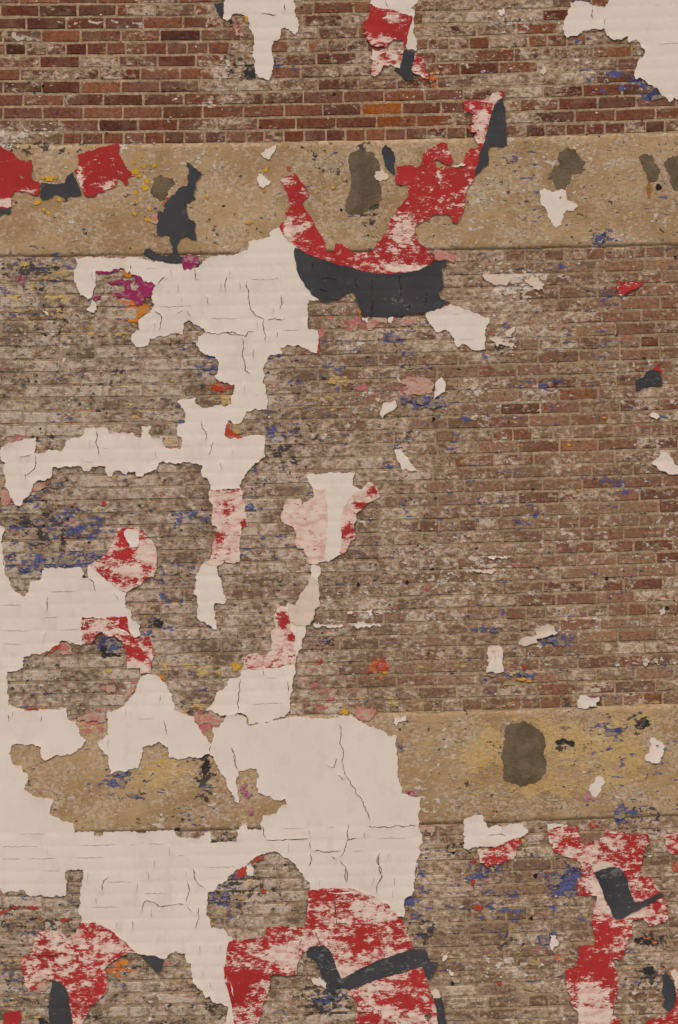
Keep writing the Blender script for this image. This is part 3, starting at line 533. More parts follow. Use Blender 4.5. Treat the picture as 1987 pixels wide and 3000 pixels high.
sheet('cream_paint', 'D2 590,860 625,890 633,960 642,1060 612,1080 E2 722,185 712,240 690,290 660,298 600,300 560,270 545,200 540,155 600,168 620,115 650,65 680,25', M_CREAM, .0058, 'cream weathered upper part of the white neck', .08)
R14 = 'D1 770,775 825,775 860,775 920,785 945,790 965,840 1000,860 1020,900 1035,960 1030,1010 1020,1060 1010,1100 E1 990,200 950,225 900,265 850,290 825,305 790,290 740,255 690,215 640,170 590,125 640,90 700,50 720,10 D1 740,880 750,840 765,810'
sheet('red_paint', R14, M_RED, .0052, 'red and white streaked diamond of paint', .07, wear=(.62, [(362, 1575, 14, 22, .1), (355, 1625, 32, 18, .15), (420, 1580, 10, 14, .1), (330, 1690, 40, 16, .25), (400, 1700, 30, 10, .35), (435, 1665, 22, 12, .35), (430, 1605, 25, 30, 1.1), (375, 1670, 40, 12, .95), (290, 1665, 30, 6, .2)]))
sheet('red_paint', 'E1 540,465 830,460 840,510 855,570 880,600 920,605 980,590 1000,650 1015,720 995,770 990,830 920,835 920,800 835,805 830,740 810,650 800,620 740,590 690,590 670,560 640,575 600,640 535,645 535,560', M_RED, .0052, 'red paint bent like a hook over an exposed dark brick', .07, wear=(.5, [(290, 1830, 25, 20, .95), (390, 1900, 30, 40, .3), (345, 1812, 60, 5, .2), (360, 1830, 14, 20, .2), (300, 1870, 20, 12, .6), (385, 1945, 14, 10, 1.1), (410, 1960, 20, 10, .9)]))
R16 = 'G2 680,245 800,232 920,228 1000,240 1080,265 1150,300 1200,330 1250,385 1290,430 1320,480 1340,530 1355,580 1360,625 1250,675 1100,735 980,785 890,825 860,760 840,700 820,640 790,615 740,610 690,625 670,640 640,650 610,720 605,795 540,800 440,795 430,840 420,900 405,960 380,990 370,1060 350,1119 350,1400 230,1400 200,1200 195,1119 180,1020 160,920 135,850 125,750 140,640 160,580 210,560 270,565 350,560 395,540 410,480 480,475 560,485 650,485 665,420 680,330'
sheet('red_paint', R16, M_RED, .0055, 'large red arching letter shape rising over a slate bar', .05, cracks=['G2 860,300 858,380 865,460 940,470', 'G2 720,510 745,560 750,600', 'G2 640,560 625,610', 'G2 380,680 430,655'], wear=(.5, [(700, 2900, 50, 50, .1), (720, 2860, 60, 20, .15), (1050, 2735, 40, 25, .12), (830, 2800, 50, 30, .85), (1080, 2670, 70, 40, .75), (1010, 2850, 60, 20, .8), (910, 2760, 40, 30, .7), (1150, 2760, 50, 20, .4), (680, 2780, 30, 40, .35), (715, 2980, 20, 20, .7), (1060, 2775, 60, 15, .25), (925, 2620, 25, 30, .35)]))
sheet('red_paint', 'G2 935,905 1000,880 1100,840 1250,795 1425,740 1450,810 1470,880 1500,960 1530,1060 1545,1200 1560,1400 1400,1460 1200,1400 1080,1480 950,1400 960,1200 985,1119 990,1060 1000,1000 985,950 940,930', M_RED, .0055, 'red paint block with white scuffs below the slate bar', .06, wear=(.48, [(1175, 2930, 35, 25, .15), (1120, 2960, 40, 14, .8), (1220, 2870, 18, 40, .3), (1080, 2990, 40, 20, .3), (1100, 2900, 30, 20, .65), (1200, 2985, 30, 15, .75)]), holes=['G2 1010,1050 1045,1038 1060,1060 1030,1075', 'G2 1440,1065 1480,1045 1490,1075 1465,1100'])
sheet('red_paint', 'G1 540,455 600,455 680,480 750,520 810,570 860,620 900,655 850,650 800,670 750,700 700,740 690,760 700,820 710,870 690,920 640,960 590,1010 570,1070 540,1119 530,1400 470,1400 470,1119 465,1030 455,950 430,880 400,845 350,830 290,820 250,850 240,890 190,905 160,850 150,790 135,730 150,690 210,650 225,590 230,550 260,515 400,510 440,560 500,520 520,480', M_RED, .0055, 'rounded red letter shape curving over a dark slate wedge', .06, wear=(.46, [(320, 2775, 22, 18, .95), (280, 2900, 35, 20, .15), (170, 2740, 40, 20, .7), (250, 2750, 35, 20, .65), (115, 2855, 25, 10, .9), (255, 2720, 60, 20, .35), (250, 2950, 20, 20, .2), (180, 2812, 20, 6, 1.1), (225, 2985, 14, 16, .8)]), cracks=['G1 240,672 330,668 400,660'])
sheet('red_paint', 'G1 30,1040 130,1025 140,1080 130,1110 60,1119 20,1119 25,1070', M_RED, .004, 'small solid red paint block near the dark slate wedge', wear=.05)
sheet('red_paint', 'F3 250,870 380,850 430,825 530,795 540,840 500,880 495,940 430,945 410,965 340,975 320,990 265,955', M_RED, .0045, 'red paint scrap under the white slab', wear=(.4, [(1402, 2505, 8, 30, 1.1)]))
R21 = 'F3 712,742 800,718 915,725 920,780 935,830 1010,815 1085,790 1090,735 1170,750 1240,765 1370,770 1380,830 1340,885 1330,960 1325,1010 1300,1040 1380,1050 1420,1100 G3 1430,220 1450,250 1470,290 1500,370 1505,430 1490,450 1440,460 1380,478 1340,430 1265,440 1270,540 1225,600 1215,670 1190,705 1145,690 1150,740 1170,800 1180,870 1160,950 1145,1030 1130,1060 1190,1090 1185,1200 1185,1400 905,1400 905,1200 915,1060 880,1010 860,940 835,870 830,800 825,765 890,750 910,700 930,610 1020,605 1010,520 1000,450 1010,380 1030,320 1035,280 905,275 910,180 935,150 930,60 F3 880,935 820,915 750,885 735,850 715,790'
sheet('red_paint', R21, M_RED, .0045, 'tall red figure-like paint shape crossed by a slate bar', .07, wear=(.42, [(1690, 2500, 40, 20, .75), (1650, 2440, 25, 20, .6), (1765, 2620, 12, 50, 1.15), (1860, 2680, 60, 8, 1.1), (1770, 2745, 25, 40, .15), (1740, 2820, 40, 40, .12), (1725, 2910, 45, 30, .95), (1735, 2980, 60, 25, 1.0), (1790, 2870, 20, 20, .25), (1880, 2685, 30, 20, .5), (1860, 2480, 30, 20, .35), (1745, 2600, 10, 40, .8), (1690, 2600, 18, 20, .5), (1822, 2665, 60, 10, 1.0)]))
sheet('red_paint', 'F3 1480,780 1530,760 1568,760 1800,770 1870,840 1810,920 1568,890 1530,905 1500,890 1490,840', M_RED, .0045, 'red paint scrap with white scuffs right beside the tall red shape', wear=.5)
sheet('red_paint', 'G3 1510,770 1545,755 1568,780 1860,790 1940,960 1850,1130 1900,1400 1620,1460 1360,1400 1370,1090 1450,1080 1510,1040 1545,1000 1555,930 1545,860', M_RED, .0045, 'red paint hugging a slate oval at the lower corner', wear=(.3, [(1980, 2870, 14, 40, .9)]))
sheet('salmon_paint', 'B2 1385,760 1400,735 1450,755 1530,780 1540,800 1520,830 1480,808 1430,815 1395,805', M_PINK, .0036, 'faded salmon paint at the right foot of the U stroke', wear=.4)
sheet('red_streak', 'E3 325,435 340,425 380,430 408,445 412,490 395,500 400,470 385,450 370,475 375,520 360,530 355,480 340,470 335,520 322,545 320,500', M_RED, .0055, wear=.85, lift=.001)

# ---- slate
sheet('slate_paint', 'A1 1405,20 1468,15 1465,110 1445,105 1420,60', M_SLATE, .0045, 'small slate chip at the corner of the white tongue', wear=.1)
sheet('slate_paint', 'A2 1200,325 1268,340 1255,400 1235,475 1255,490 1295,490 1255,500 1240,530 1220,530 1175,485 1135,460 1130,450 1170,450 1180,400', M_SLATE, .0065, 'short slate bar between two red scraps', .06, wear=.1)
sheet('slate_paint', 'B1 -160,462 72,468 65,505 40,500 0,520 -110,510', M_SLATE, .004, 'slate sliver under the solid red patch', wear=.1)
sheet('slate_paint', 'B1 268,305 425,308 430,290 440,260 480,235 500,290 525,340 535,385 460,390 425,405 390,385 360,375 320,405 285,420 262,395', M_SLATE, .0045, 'slate wedge between two red patches on the upper band', .08, wear=.15)
sheet('slate_paint', 'B1 1230,165 1255,185 1290,210 1322,235 1310,270 1290,290 1285,330 1275,370 1285,405 1250,430 1215,435 1225,490 1240,535 1275,555 1280,620 1292,680 1250,665 1230,650 1190,660 1175,690 1165,740 1165,775 1140,770 1130,735 1135,710 1115,685 1115,655 1085,645 1030,645 1030,600 1040,550 1038,490 1070,500 1085,470 1080,450 1110,410 1150,380 1170,340 1225,325 1240,300 1230,260 1240,215 1222,190', M_SLATE, .0055, 'ragged slate flake twisting down the upper concrete band', wear=.1, lift=.009)
sheet('slate_paint', 'B1 945,770 950,745 985,732 1020,760 1045,780 1150,775 1200,785 1195,835 1110,825 1050,815 1000,800', M_SLATE, .0055, 'slate strip along the lower edge of the upper band', wear=.15)
sheet('slate_paint', 'A3 385,655 415,650 430,700 435,780 440,860 445,950 420,965 370,960 330,960 320,1000 320,1075 B3 325,180 290,200 265,235 240,250 232,245 262,130 292,20 A3 292,950 312,870 327,800 342,740 362,690', M_SLATE, .0065, 'slate blade along the right arm of the U stroke', .05, wear=.1)
sheet('slate_paint', 'B2 1055,75 1080,55 1110,75 1130,100 1135,170 1138,215 1125,250 1100,220 1070,190 1060,140 1050,110', M_SLATE, .004, 'small slate flake beside the tall cement patch', wear=.1)
S8 = 'B2 480,730 510,740 560,770 650,807 720,827 800,847 890,872 960,888 1030,900 1110,903 1200,895 1290,880 1360,852 1420,820 1480,808 1470,840 1445,870 1450,950 1450,1000 C2 1440,100 1420,130 1440,170 1500,190 1470,205 1400,235 1340,255 1240,270 1180,285 1090,290 1000,285 930,285 915,270 910,230 890,200 880,170 860,130 820,130 790,150 770,170 700,190 640,175 B2 590,1040 545,980 510,920 490,870 480,800'
sheet('slate_paint', S8, M_SLATE, .0065, 'wide slate crescent under the red U stroke', .045, cracks=['C2 1165,20 1175,90 1170,160', 'C2 985,40 995,140 985,230 990,275', 'C2 882,30 890,110', 'B2 600,820 598,880', 'C2 1350,120 1340,200', 'B2 640,930 760,935', 'C2 1230,200 1235,265', 'B2 1170,915 1165,960', 'C2 700,120 640,100'], wear=(.12, [(925, 880, 60, 30, .3), (1190, 870, 60, 40, .28)]), crackw=3.0)
sheet('slate_paint', 'C3 1285,700 1330,685 1370,645 1410,638 1440,655 1465,690 1465,748 1380,745 1340,755 1300,775 1290,740', M_SLATE, .0055, 'fish-shaped slate chip on the dull red bricks', wear=.2, lift=.008)
S10 = 'G2 670,650 690,615 740,600 790,605 825,640 850,700 880,780 895,820 990,770 1100,720 1250,665 1370,625 1440,630 1460,650 1480,710 1530,715 1525,745 1505,770 1500,810 1475,825 1450,800 1430,740 1350,760 1250,790 1150,820 1050,860 940,895 920,880 870,885 850,915 815,910 805,850 770,810 745,750 715,690 670,680'
sheet('slate_paint', S10, M_SLATE, .0068, 'slate bar bent like a check mark through the red letter', .045, wear=.28)
sheet('slate_paint', 'G2 1500,950 1555,945 1568,1000 1590,1119 1600,1200 1620,1400 1560,1400 1545,1200 1530,1060', M_SLATE, .0062, 'thin slate strip under a tiny cream chip', .05, wear=.15)
sheet('slate_paint', 'G1 350,835 400,845 430,885 455,960 465,1050 475,1119 480,1400 330,1400 325,1119 320,1050 330,960 335,890', M_SLATE, .0062, 'rounded slate wedge inside the curved red letter', .05, wear=.18)
sheet('slate_paint', 'G1 925,665 1000,670 1075,695 1070,740 1040,790 1010,770 985,730 945,690', M_SLATE, .0065, 'small slate chip hanging under the white sheet', .07, wear=.1)
sheet('slate_paint', 'G3 1020,125 1080,100 1150,88 1190,105 1220,140 1240,200 1260,270 1285,320 1340,310 1400,285 1455,255 1470,275 1420,310 1330,355 1250,400 1160,435 1130,390 1090,310 1060,220', M_SLATE, .0068, 'slate bar with a thin tail across the tall red shape', .05, wear=(.2, [(1800, 2560, 25, 10, .5)]))
sheet('slate_paint', 'G3 1465,800 1490,780 1510,800 1530,830 1545,880 1550,950 1540,1010 1500,1035 1470,1010 1480,960 1460,910 1470,860', M_SLATE, .0062, 'slate oval in the crook of a red corner shape', .05, wear=.15)

# ---- other colours
sheet('magenta_paint', 'B1 1200,800 1230,765 1260,775 1300,790 1310,830 1290,860 1205,875 1195,840', M_MAG, .0062, 'magenta paint chip between the upper band and the white sheet', wear=.45)
sheet('magenta_paint', 'C1 860,235 910,240 950,285 1000,285 1020,305 1005,350 985,380 950,385 940,430 895,440 875,400 810,380 740,380 735,365 800,350 830,335 810,295 720,290 700,280 780,270 830,275 900,265', M_MAG, .0036, 'magenta paint in a hollow of the branching white sheet', wear=.35, holes=['C1 850,290 890,270 915,310 890,340 860,325'])
sheet('magenta_paint', 'C1 632,206 690,213 745,203 790,187 780,205 740,218 690,228 634,222', M_MAG, .0036, wear=.1)
sheet('magenta_paint', 'C1 605,385 640,365 665,370 640,395 615,405', M_MAG, .0036, wear=.3)
sheet('magenta_paint', 'F3 945,520 960,480 985,490 1000,515 1030,545 1010,555 985,535 975,560 955,550', M_MAG, .0034, 'mauve paint chip beside a white chip on the lower band', wear=.75)
sheet('orange_paint', 'C1 900,450 980,435 985,490 930,500 900,545 850,545 820,530 890,520 905,490', M_ORANGE, .0034, 'orange paint below the magenta in the white sheet hollow', wear=.35)
sheet('orange_paint', 'C1 805,235 820,200 840,230 860,215 865,245 830,250', M_ORANGE, .0034, wear=.35)
for sp, m in (('E1 395,690 400,630 450,625 455,650 480,665 470,710 410,715', M_PINK), ('E1 290,705 350,668 400,625 405,640 370,680 310,708', M_SCAR), ('E1 660,930 720,915 760,935 750,960 700,955', M_PINK), ('E1 830,930 890,910 870,960 830,1010 810,1000', M_PINK),
    ('E2 960,850 1060,840 1125,845 1110,890 1060,925 1000,905', M_PINK), ('E2 885,875 915,820 935,850 940,880 905,885', M_YELLOW), ('E2 1130,540 1175,515 1185,560 1215,575 1160,600 1140,590', M_SCAR), ('E2 1060,600 1090,570 1100,600 1070,615', M_SCAR), ('E2 730,530 760,515 785,530 765,545', M_SCAR),
    ('E2 1165,605 1185,590 1200,610 1180,622', M_YELLOW), ('E2 175,560 205,530 240,555 230,580 190,588', M_YELLOW), ('G2 190,130 250,90 275,88 255,150 225,165 200,150', M_SCAR), ('G2 305,55 345,15 385,15 395,45 350,55 320,65', M_SCAR), ('G2 150,165 190,135 205,160 330,150 325,160 190,172', M_NAVY), ('G2 20,320 30,265 60,255 50,325', M_NAVY), ('G2 100,300 155,240 160,310 110,325', M_NAVY),
    ('E1 660,600 690,590 740,600 800,635 795,660 745,640 720,680 690,670 665,650', M_NAVY), ('E1 665,650 665,720 790,722 790,712 690,705 700,670', M_BLACK), ('E1 1000,515 1040,480 1075,510 1050,530', M_BLACK), ('E1 695,815 725,808 735,825 710,832', M_YELLOW), ('E1 1045,855 1065,850 1088,878 1070,884', M_ORANGE), ('F1 720,68 770,55 785,60 750,80', M_ORANGE),
    ('F1 165,45 200,45 245,50 240,62 170,66', M_SCAR), ('F1 245,52 310,58 305,68 250,64', M_ORANGE), ('F1 740,480 790,465 865,478 850,500 790,495 740,505', M_NAVY), ('F1 770,540 810,525 840,540 810,580 785,575', M_NAVY), ('F1 825,625 900,620 915,580 920,635 840,640', M_NAVY), ('F1 560,95 640,85 700,110 690,150 620,140 560,130 500,140', M_PINK), ('F1 1270,105 1350,90 1440,105 1465,130 1440,165 1360,150 1300,165 1280,140', M_PINK),
    ('F1 1340,400 1370,390 1390,440 1360,480 1345,520 1335,470', M_BLACK), ('D1 665,610 690,600 705,620 685,635', M_SCAR), ('D1 1125,258 1180,250 1182,262 1130,266', M_ORANGE), ('D1 330,470 400,455 420,500 380,520 335,515', M_NAVY), ('D1 120,1045 280,1010 330,1020 300,1050 150,1065', M_NAVY), ('D1 360,960 500,955 480,1020 380,1035', M_NAVY), ('D1 20,950 100,930 110,955 40,970', M_NAVY), ('D1 190,870 320,860 330,880 200,885', M_NAVY), ('D1 540,950 690,945 670,965 560,985', M_NAVY), ('D1 0,520 40,530 80,580 70,610 10,630', M_PINK), ('D1 215,530 240,480 300,475 310,510 260,530', M_PINK),
    ('C1 1385,780 1420,790 1435,830 1415,885 1380,880 1395,830', M_NAVY), ('C1 1385,960 1420,940 1480,960 1530,955 1525,985 1450,1000 1400,985', M_SCAR), ('C1 220,310 260,300 290,315 250,335', M_YELLOW), ('C1 330,490 400,495 420,520 350,525', M_YELLOW), ('C1 20,470 120,460 220,465 120,482', M_YELLOW), ('C1 120,150 160,140 190,175 130,185', M_YELLOW), ('C1 310,230 420,200 480,215 400,260 330,265', M_YELLOW), ('C1 620,625 690,622 680,638', M_YELLOW), ('C1 730,630 840,610 860,620 760,640', M_YELLOW), ('C1 335,460 360,455 370,485 350,492', M_NAVY), ('C1 120,260 150,235 150,290 130,300', M_MAG),
    ('C2 20,1060 30,1000 60,980 70,1030 130,1080 100,1095 60,1090', M_SCAR), ('C2 50,1000 110,1000 130,1040 80,1060', M_YELLOW), ('C2 632,380 665,350 690,385 650,420 632,440', M_PINK), ('C2 630,450 640,440 640,530 628,540', M_SCAR), ('C2 950,345 990,290 1080,295 1085,325 1030,325 985,375 950,380', M_PINK), ('C2 820,370 870,335 900,330 890,360 840,385', M_PINK), ('C2 1150,330 1180,295 1280,295 1280,325 1220,345', M_PINK), ('C2 1090,420 1130,400 1170,430 1140,450 1100,445', M_NAVY), ('C2 1180,530 1270,515 1290,525 1200,545', M_NAVY), ('C2 1170,610 1390,605 1380,622 1180,622', M_NAVY), ('C2 1205,612 1265,610 1262,622 1205,626', M_YELLOW), ('C2 1175,805 1230,800 1240,840 1200,865 1175,850', M_NAVY), ('C2 1280,820 1380,835 1460,830 1465,880 1350,880 1275,860', M_NAVY), ('C2 1180,730 1200,690 1290,670 1340,690 1390,720 1395,790 1290,800 1180,790 1230,760', M_PINK), ('C2 830,130 870,135 888,165 868,175 850,150', M_YELLOW), ('C2 660,710 760,708 750,722 670,725', M_YELLOW), ('C2 800,708 880,705 875,718', M_YELLOW), ('C2 690,880 850,872 840,885 700,892', M_YELLOW), ('C2 900,235 915,240 915,290 900,275', M_ORANGE), ('C2 385,1058 520,1050 515,1062 395,1070', M_NAVY), ('C2 305,545 330,535 400,530 380,550 310,565', M_NAVY),
    ('A2 145,100 165,95 178,135 170,155 150,140', M_YELLOW), ('A2 148,185 180,178 172,200', M_YELLOW), ('A2 78,175 100,165 110,215 160,235 140,245 95,235', M_PINK), ('A2 45,130 65,125 70,165 50,170', M_BLACK), ('A2 140,470 200,430 215,470 215,510 160,515', M_BLACK), ('A2 335,385 350,380 355,410 340,412', M_BLACK), ('A2 345,420 380,425 375,440 345,442', M_NAVY),
    ('A3 865,0 930,-2 995,2 990,18 930,5 870,12', M_NAVY), ('A3 1380,600 1420,580 1455,625 1480,640 1420,660 1380,640', M_NAVY), ('A3 1465,625 1490,625 1515,650 1500,660', M_SCAR), ('E3 520,605 560,595 575,625 540,640', M_NAVY), ('E3 505,640 560,640 570,655 520,655', M_YELLOW), ('E3 580,650 605,655 600,672 580,668', M_YELLOW), ('E3 545,570 565,560 565,590 548,595', M_SCAR), ('E3 290,610 370,612 370,630 300,630', M_YELLOW), ('E3 415,690 440,660 490,660 490,690', M_YELLOW), ('E3 320,315 400,305 390,330 330,335', M_NAVY), ('E3 700,400 760,370 830,420 780,430', M_NAVY),
    ('F3 540,800 575,790 575,850 545,850', M_YELLOW), ('F3 200,945 245,940 240,955 205,952', M_SCAR), ('G3 265,85 300,100 310,150 280,140', M_NAVY), ('G3 370,125 425,120 420,150 380,150', M_NAVY), ('G3 335,95 370,90 365,120 345,120', M_YELLOW), ('G3 715,170 780,110 860,90 920,95 920,120 830,140 780,205 720,200', M_NAVY), ('G3 820,260 900,235 905,275 830,280', M_NAVY), ('G3 640,540 720,535 720,590 660,595', M_NAVY), ('G3 215,175 235,175 232,215 218,215', M_SCAR), ('G3 222,350 250,330 290,345 270,375 235,370', M_SCAR), ('G3 1215,1119 1205,1075 1250,1065 1250,1119', M_YELLOW), ('G3 375,860 385,835 412,850 408,865', M_SCAR), ('G3 570,710 620,700 670,710 640,735 590,730', M_YELLOW), ('G3 550,885 600,870 660,890 620,905', M_YELLOW), ('G3 1280,560 1330,545 1350,570 1400,560 1390,590 1300,590', M_BLACK), ('G3 1340,745 1400,740 1400,790 1350,795', M_BLACK), ('G3 1530,70 1560,50 1600,60 1600,110 1535,112', M_SCAR),
    ('G2 170,290 240,280 270,290 220,305', M_YELLOW), ('G2 640,140 655,145 665,160 645,158', M_YELLOW), ('G2 365,235 395,245 400,265 375,262', M_SCAR), ('G2 640,690 660,680 700,690 690,710 650,705', M_YELLOW), ('G1 1500,165 1530,125 1568,110 1568,170', M_NAVY), ('G1 440,290 530,300 525,335 440,320', M_NAVY), ('G1 430,120 450,112 450,130', M_YELLOW), ('G1 470,245 510,235 500,260', M_YELLOW), ('G1 0,375 60,358 65,370 20,395 0,402', M_SCAR), ('G1 75,355 250,350 250,360 85,366', M_SCAR), ('G1 385,435 455,425 460,433 395,442', M_SCAR), ('G1 255,415 268,410 268,438 255,438', M_SCAR), ('G1 780,720 830,690 850,720 810,750', M_ORANGE), ('G1 815,965 870,962 870,980 825,985', M_YELLOW), ('G1 800,850 815,848 825,890 810,895', M_NAVY), ('G1 25,910 60,900 65,930 35,935', M_NAVY), ('G1 250,1085 290,1085 320,1119 260,1119', M_BLACK), ('G1 250,845 300,830 320,870 290,905 240,920 210,910', M_PINK),
    ('B3 1010,640 1030,630 1025,700 1005,690', M_NAVY), ('B3 1065,650 1090,600 1095,660 1075,710', M_NAVY), ('B3 440,145 520,130 510,165 450,170', M_NAVY), ('B2 150,570 195,548 205,560 160,582', M_YELLOW), ('B2 720,330 745,325 748,342 722,345', M_YELLOW), ('B2 430,200 455,198 455,225 432,222', M_SCAR), ('B2 280,215 300,190 315,195 290,235', M_YELLOW), ('B2 265,350 290,345 285,365 270,370', M_ORANGE), ('B1 990,530 1000,505 1038,505 1035,575 995,572', M_PINK), ('B1 1075,450 1085,400 1105,395 1100,430 1080,465', M_SCAR),
    ('F2 1325,490 1350,485 1400,480 1412,522 1350,518', M_MAG), ('F2 230,450 270,435 265,480 300,520 290,540 240,500', M_MAG), ('F2 285,610 320,610 320,645 290,640', M_MAG), ('F2 1270,170 1295,160 1300,215 1315,225 1280,225', M_NAVY), ('F2 1385,960 1420,945 1450,970 1420,985', M_NAVY), ('F2 1405,715 1500,718 1515,750 1490,785 1460,745 1410,750', M_PINK), ('F3 800,70 840,62 865,72 835,80', M_NAVY), ('F3 1075,100 1150,85 1240,65 1210,95 1160,120 1090,115', M_NAVY), ('F3 1150,640 1200,590 1240,620 1210,665 1150,675', M_NAVY), ('F3 1015,305 1060,305 1070,325 1030,332', M_YELLOW), ('F3 1285,60 1320,40 1350,60 1370,20 1390,50 1340,75 1300,80', M_BLACK), ('F3 760,160 830,148 890,165 880,185 830,170 770,178', M_BLACK), ('F3 940,985 1010,975 1030,1010 980,1000', M_NAVY), ('F3 890,955 915,955 930,990 905,985', M_YELLOW), ('F3 990,690 1030,680 1045,720 1000,740', M_SCAR)):
    nm = {M_PINK: 'salmon_chip', M_SCAR: 'scarlet_chip', M_YELLOW: 'yellow_chip', M_NAVY: 'blue_chip', M_BLACK: 'black_chip', M_ORANGE: 'orange_chip', M_MAG: 'magenta_chip'}[m]
    if m is M_YELLOW and not sp.startswith(('A2', 'B', 'E1', 'E2', 'E3 5')): m = M_PALE
    sheet(nm, sp, m, .0034, amp=.27, minlen=4, lift=.001, thick=.003, wear=.55 if m in (M_PINK, M_NAVY, M_MAG, M_PALE) else .35)
for (tx, ty, r) in ((925,130,12),(880,170,15),(950,195,22),(1005,190,24),(890,225,26),(915,255,20),(965,290,22),(955,335,22),(930,330,12),(890,365,15),(900,430,12),(890,505,18),(985,475,15),(970,540,20),(245,430,20),(390,415,15),(290,480,13),(318,500,12),(330,275,28),(365,272,18),(1360,395,14),(285,272,14)):
    sheet('yellow_chip', flake(tx / 2.24, 400 + ty / 2.24, r / 2.24, 1.1), M_YELLOW, .0036, amp=.27, minlen=4, lift=.001, thick=.003, wear=.3)

# ------------------------------------------------------------------ mortar bed (and its rubble core behind)
gx = np.arange(XL, XR + 1, 24.0); gy = np.arange(YT, YB + 1, 18.0)
X, Y = np.meshgrid(gx, gy); x = X.ravel(); y = Y.ravel()
dz = -.0030 + (vn(x, y, 30, 20) - .5) * .0022
v = W(x, y, dz); nx, ny = len(gx), len(gy)
faces = [(j * nx + i, (j + 1) * nx + i, (j + 1) * nx + i + 1, j * nx + i + 1) for j in range(ny - 1) for i in range(nx - 1)]
fa, fb = fields(x, y)
mt = np.full((len(x), 4), .42); mt[:, :3] = np.array([.455, .325, .20]) * (.85 + .3 * vn(x, y, 120, 22))[:, None]
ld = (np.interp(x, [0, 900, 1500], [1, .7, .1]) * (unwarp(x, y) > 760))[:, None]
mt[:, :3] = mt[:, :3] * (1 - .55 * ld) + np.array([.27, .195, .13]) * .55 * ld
# a shallow box behind closes the wall
b0 = len(v)
cz0 = np.array([W(XL, YT, -.01), W(XR, YT, -.01), W(XR, YB, -.01), W(XL, YB, -.01), W(XL, YT, -.36), W(XR, YT, -.36), W(XR, YB, -.36), W(XL, YB, -.36)])
v = np.concatenate([v, cz0]); faces += [(b0, b0 + 4, b0 + 5, b0 + 1), (b0 + 1, b0 + 5, b0 + 6, b0 + 2), (b0 + 3, b0 + 7, b0 + 4, b0), (b0 + 4, b0 + 7, b0 + 6, b0 + 5)]
pad = lambda a, val: np.concatenate([a, np.tile(val, (8, 1))])
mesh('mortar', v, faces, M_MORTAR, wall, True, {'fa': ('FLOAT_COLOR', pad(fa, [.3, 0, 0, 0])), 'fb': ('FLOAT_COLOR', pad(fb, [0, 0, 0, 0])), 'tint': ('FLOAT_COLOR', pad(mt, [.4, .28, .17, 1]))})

# ------------------------------------------------------------------ bricks
RED_P = np.array([(.165, .048, .024), (.18, .056, .028), (.14, .040, .022), (.22, .070, .030), (.165, .060, .038), (.115, .038, .024)])
TAN_P = np.array([(.32, .18, .105), (.36, .22, .13), (.29, .155, .09), (.33, .165, .095), (.38, .24, .14)])
GRY_P = np.array([(.29, .20, .135), (.33, .235, .165), (.25, .175, .12), (.21, .14, .092)])
def brick_colour(cx, cy):
    yc = float(unwarp(np.array([cx]), np.array([cy]))[0])
    r = RED_P[random.randrange(len(RED_P))]; t = TAN_P[random.randrange(len(TAN_P))]; g = GRY_P[random.randrange(len(GRY_P))]
    if yc < 424: c = r * random.uniform(.85, 1.3); c = c * .88 + t * .12 * random.random() * 2
    else:
        wl_ = float(np.interp(cx, [0, 700, 1250, 1500], [1, .9, .4, 0])) if yc < 2300 else float(np.interp(cx, [0, 1000, 1500, 1987], [1, .95, .55, .5]))
        a = t * .72 + r * .28 if random.random() < .74 else r * .8 + t * .25
        c = a * (1 - wl_) + (g * .8 + a * .2) * wl_
    return c * random.uniform(.85, 1.15)
def brick_mesh(x0, x1, a, b, hz, tint):
    nx = 4 if x1 - x0 > 80 else 3; ny = 3
    i3 = 2.2; j = lambda s: random.uniform(-s, s)
    V = []; F = []
    us = [x0 + i3] + [x0 + (x1 - x0) * q / (nx - 1) + j(4) for q in range(1, nx - 1)] + [x1 - i3]
    tl, tr = j(.0009), j(.0009)
    gid = {}
    for q in range(ny):
        for p_ in range(nx):
            yy = (a + i3, (a + b) / 2, b - i3)[q]
            gid[(q, p_)] = len(V); V.append((us[p_] + j(.8), yy + j(.7), hz + (tl if p_ < nx / 2 else tr) + j(.0006)))
    for q in range(ny - 1):
        for p_ in range(nx - 1): F.append((gid[(q, p_)], gid[(q + 1, p_)], gid[(q + 1, p_ + 1)], gid[(q, p_ + 1)]))
    per = [(0, p_) for p_ in range(nx)] + [(q, nx - 1) for q in range(1, ny)] + [(ny - 1, p_) for p_ in range(nx - 2, -1, -1)] + [(q, 0) for q in range(ny - 2, 0, -1)]
    r1 = []; r2 = []
    for (q, p_) in per:
        ux = us[p_]; uy = (a + i3, (a + b) / 2, b - i3)[q]
        if p_ == 0: ux = x0
        if p_ == nx - 1: ux = x1
        if q == 0: uy = a
        if q == ny - 1: uy = b
        ux += j(1.1); uy += j(1.0)
        r1.append(len(V)); V.append((ux, uy, hz - .0022)); 
    for k_ in r1:
        r2.append(len(V)); V.append((V[k_][0], V[k_][1], -.012))
    n = len(per)
    for k_ in range(n):
        m_ = (k_ + 1) % n
        F.append((gid[per[k_]], gid[per[m_]], r1[m_], r1[k_])); F.append((r1[k_], r1[m_], r2[m_], r2[k_]))
    V = np.array(V)
    # worn skin differs from brick to brick
    bright = random.random()
    x_, y_ = V[:, 0], warp(V[:, 0], V[:, 1])
    fa, fb = fields(x_, y_)
    fa[:, 0] = np.clip(fa[:, 0] + (bright - .5) * (.55 if y_.mean() < 424 else .38), .0, .98)
    tn = np.ones((len(V), 4)); tn[:, :3] = tint; tn[:, 3] = random.random()
    return W(x_, y_, V[:, 2]), F, fa, fb, tn
specials = {}
BR = []
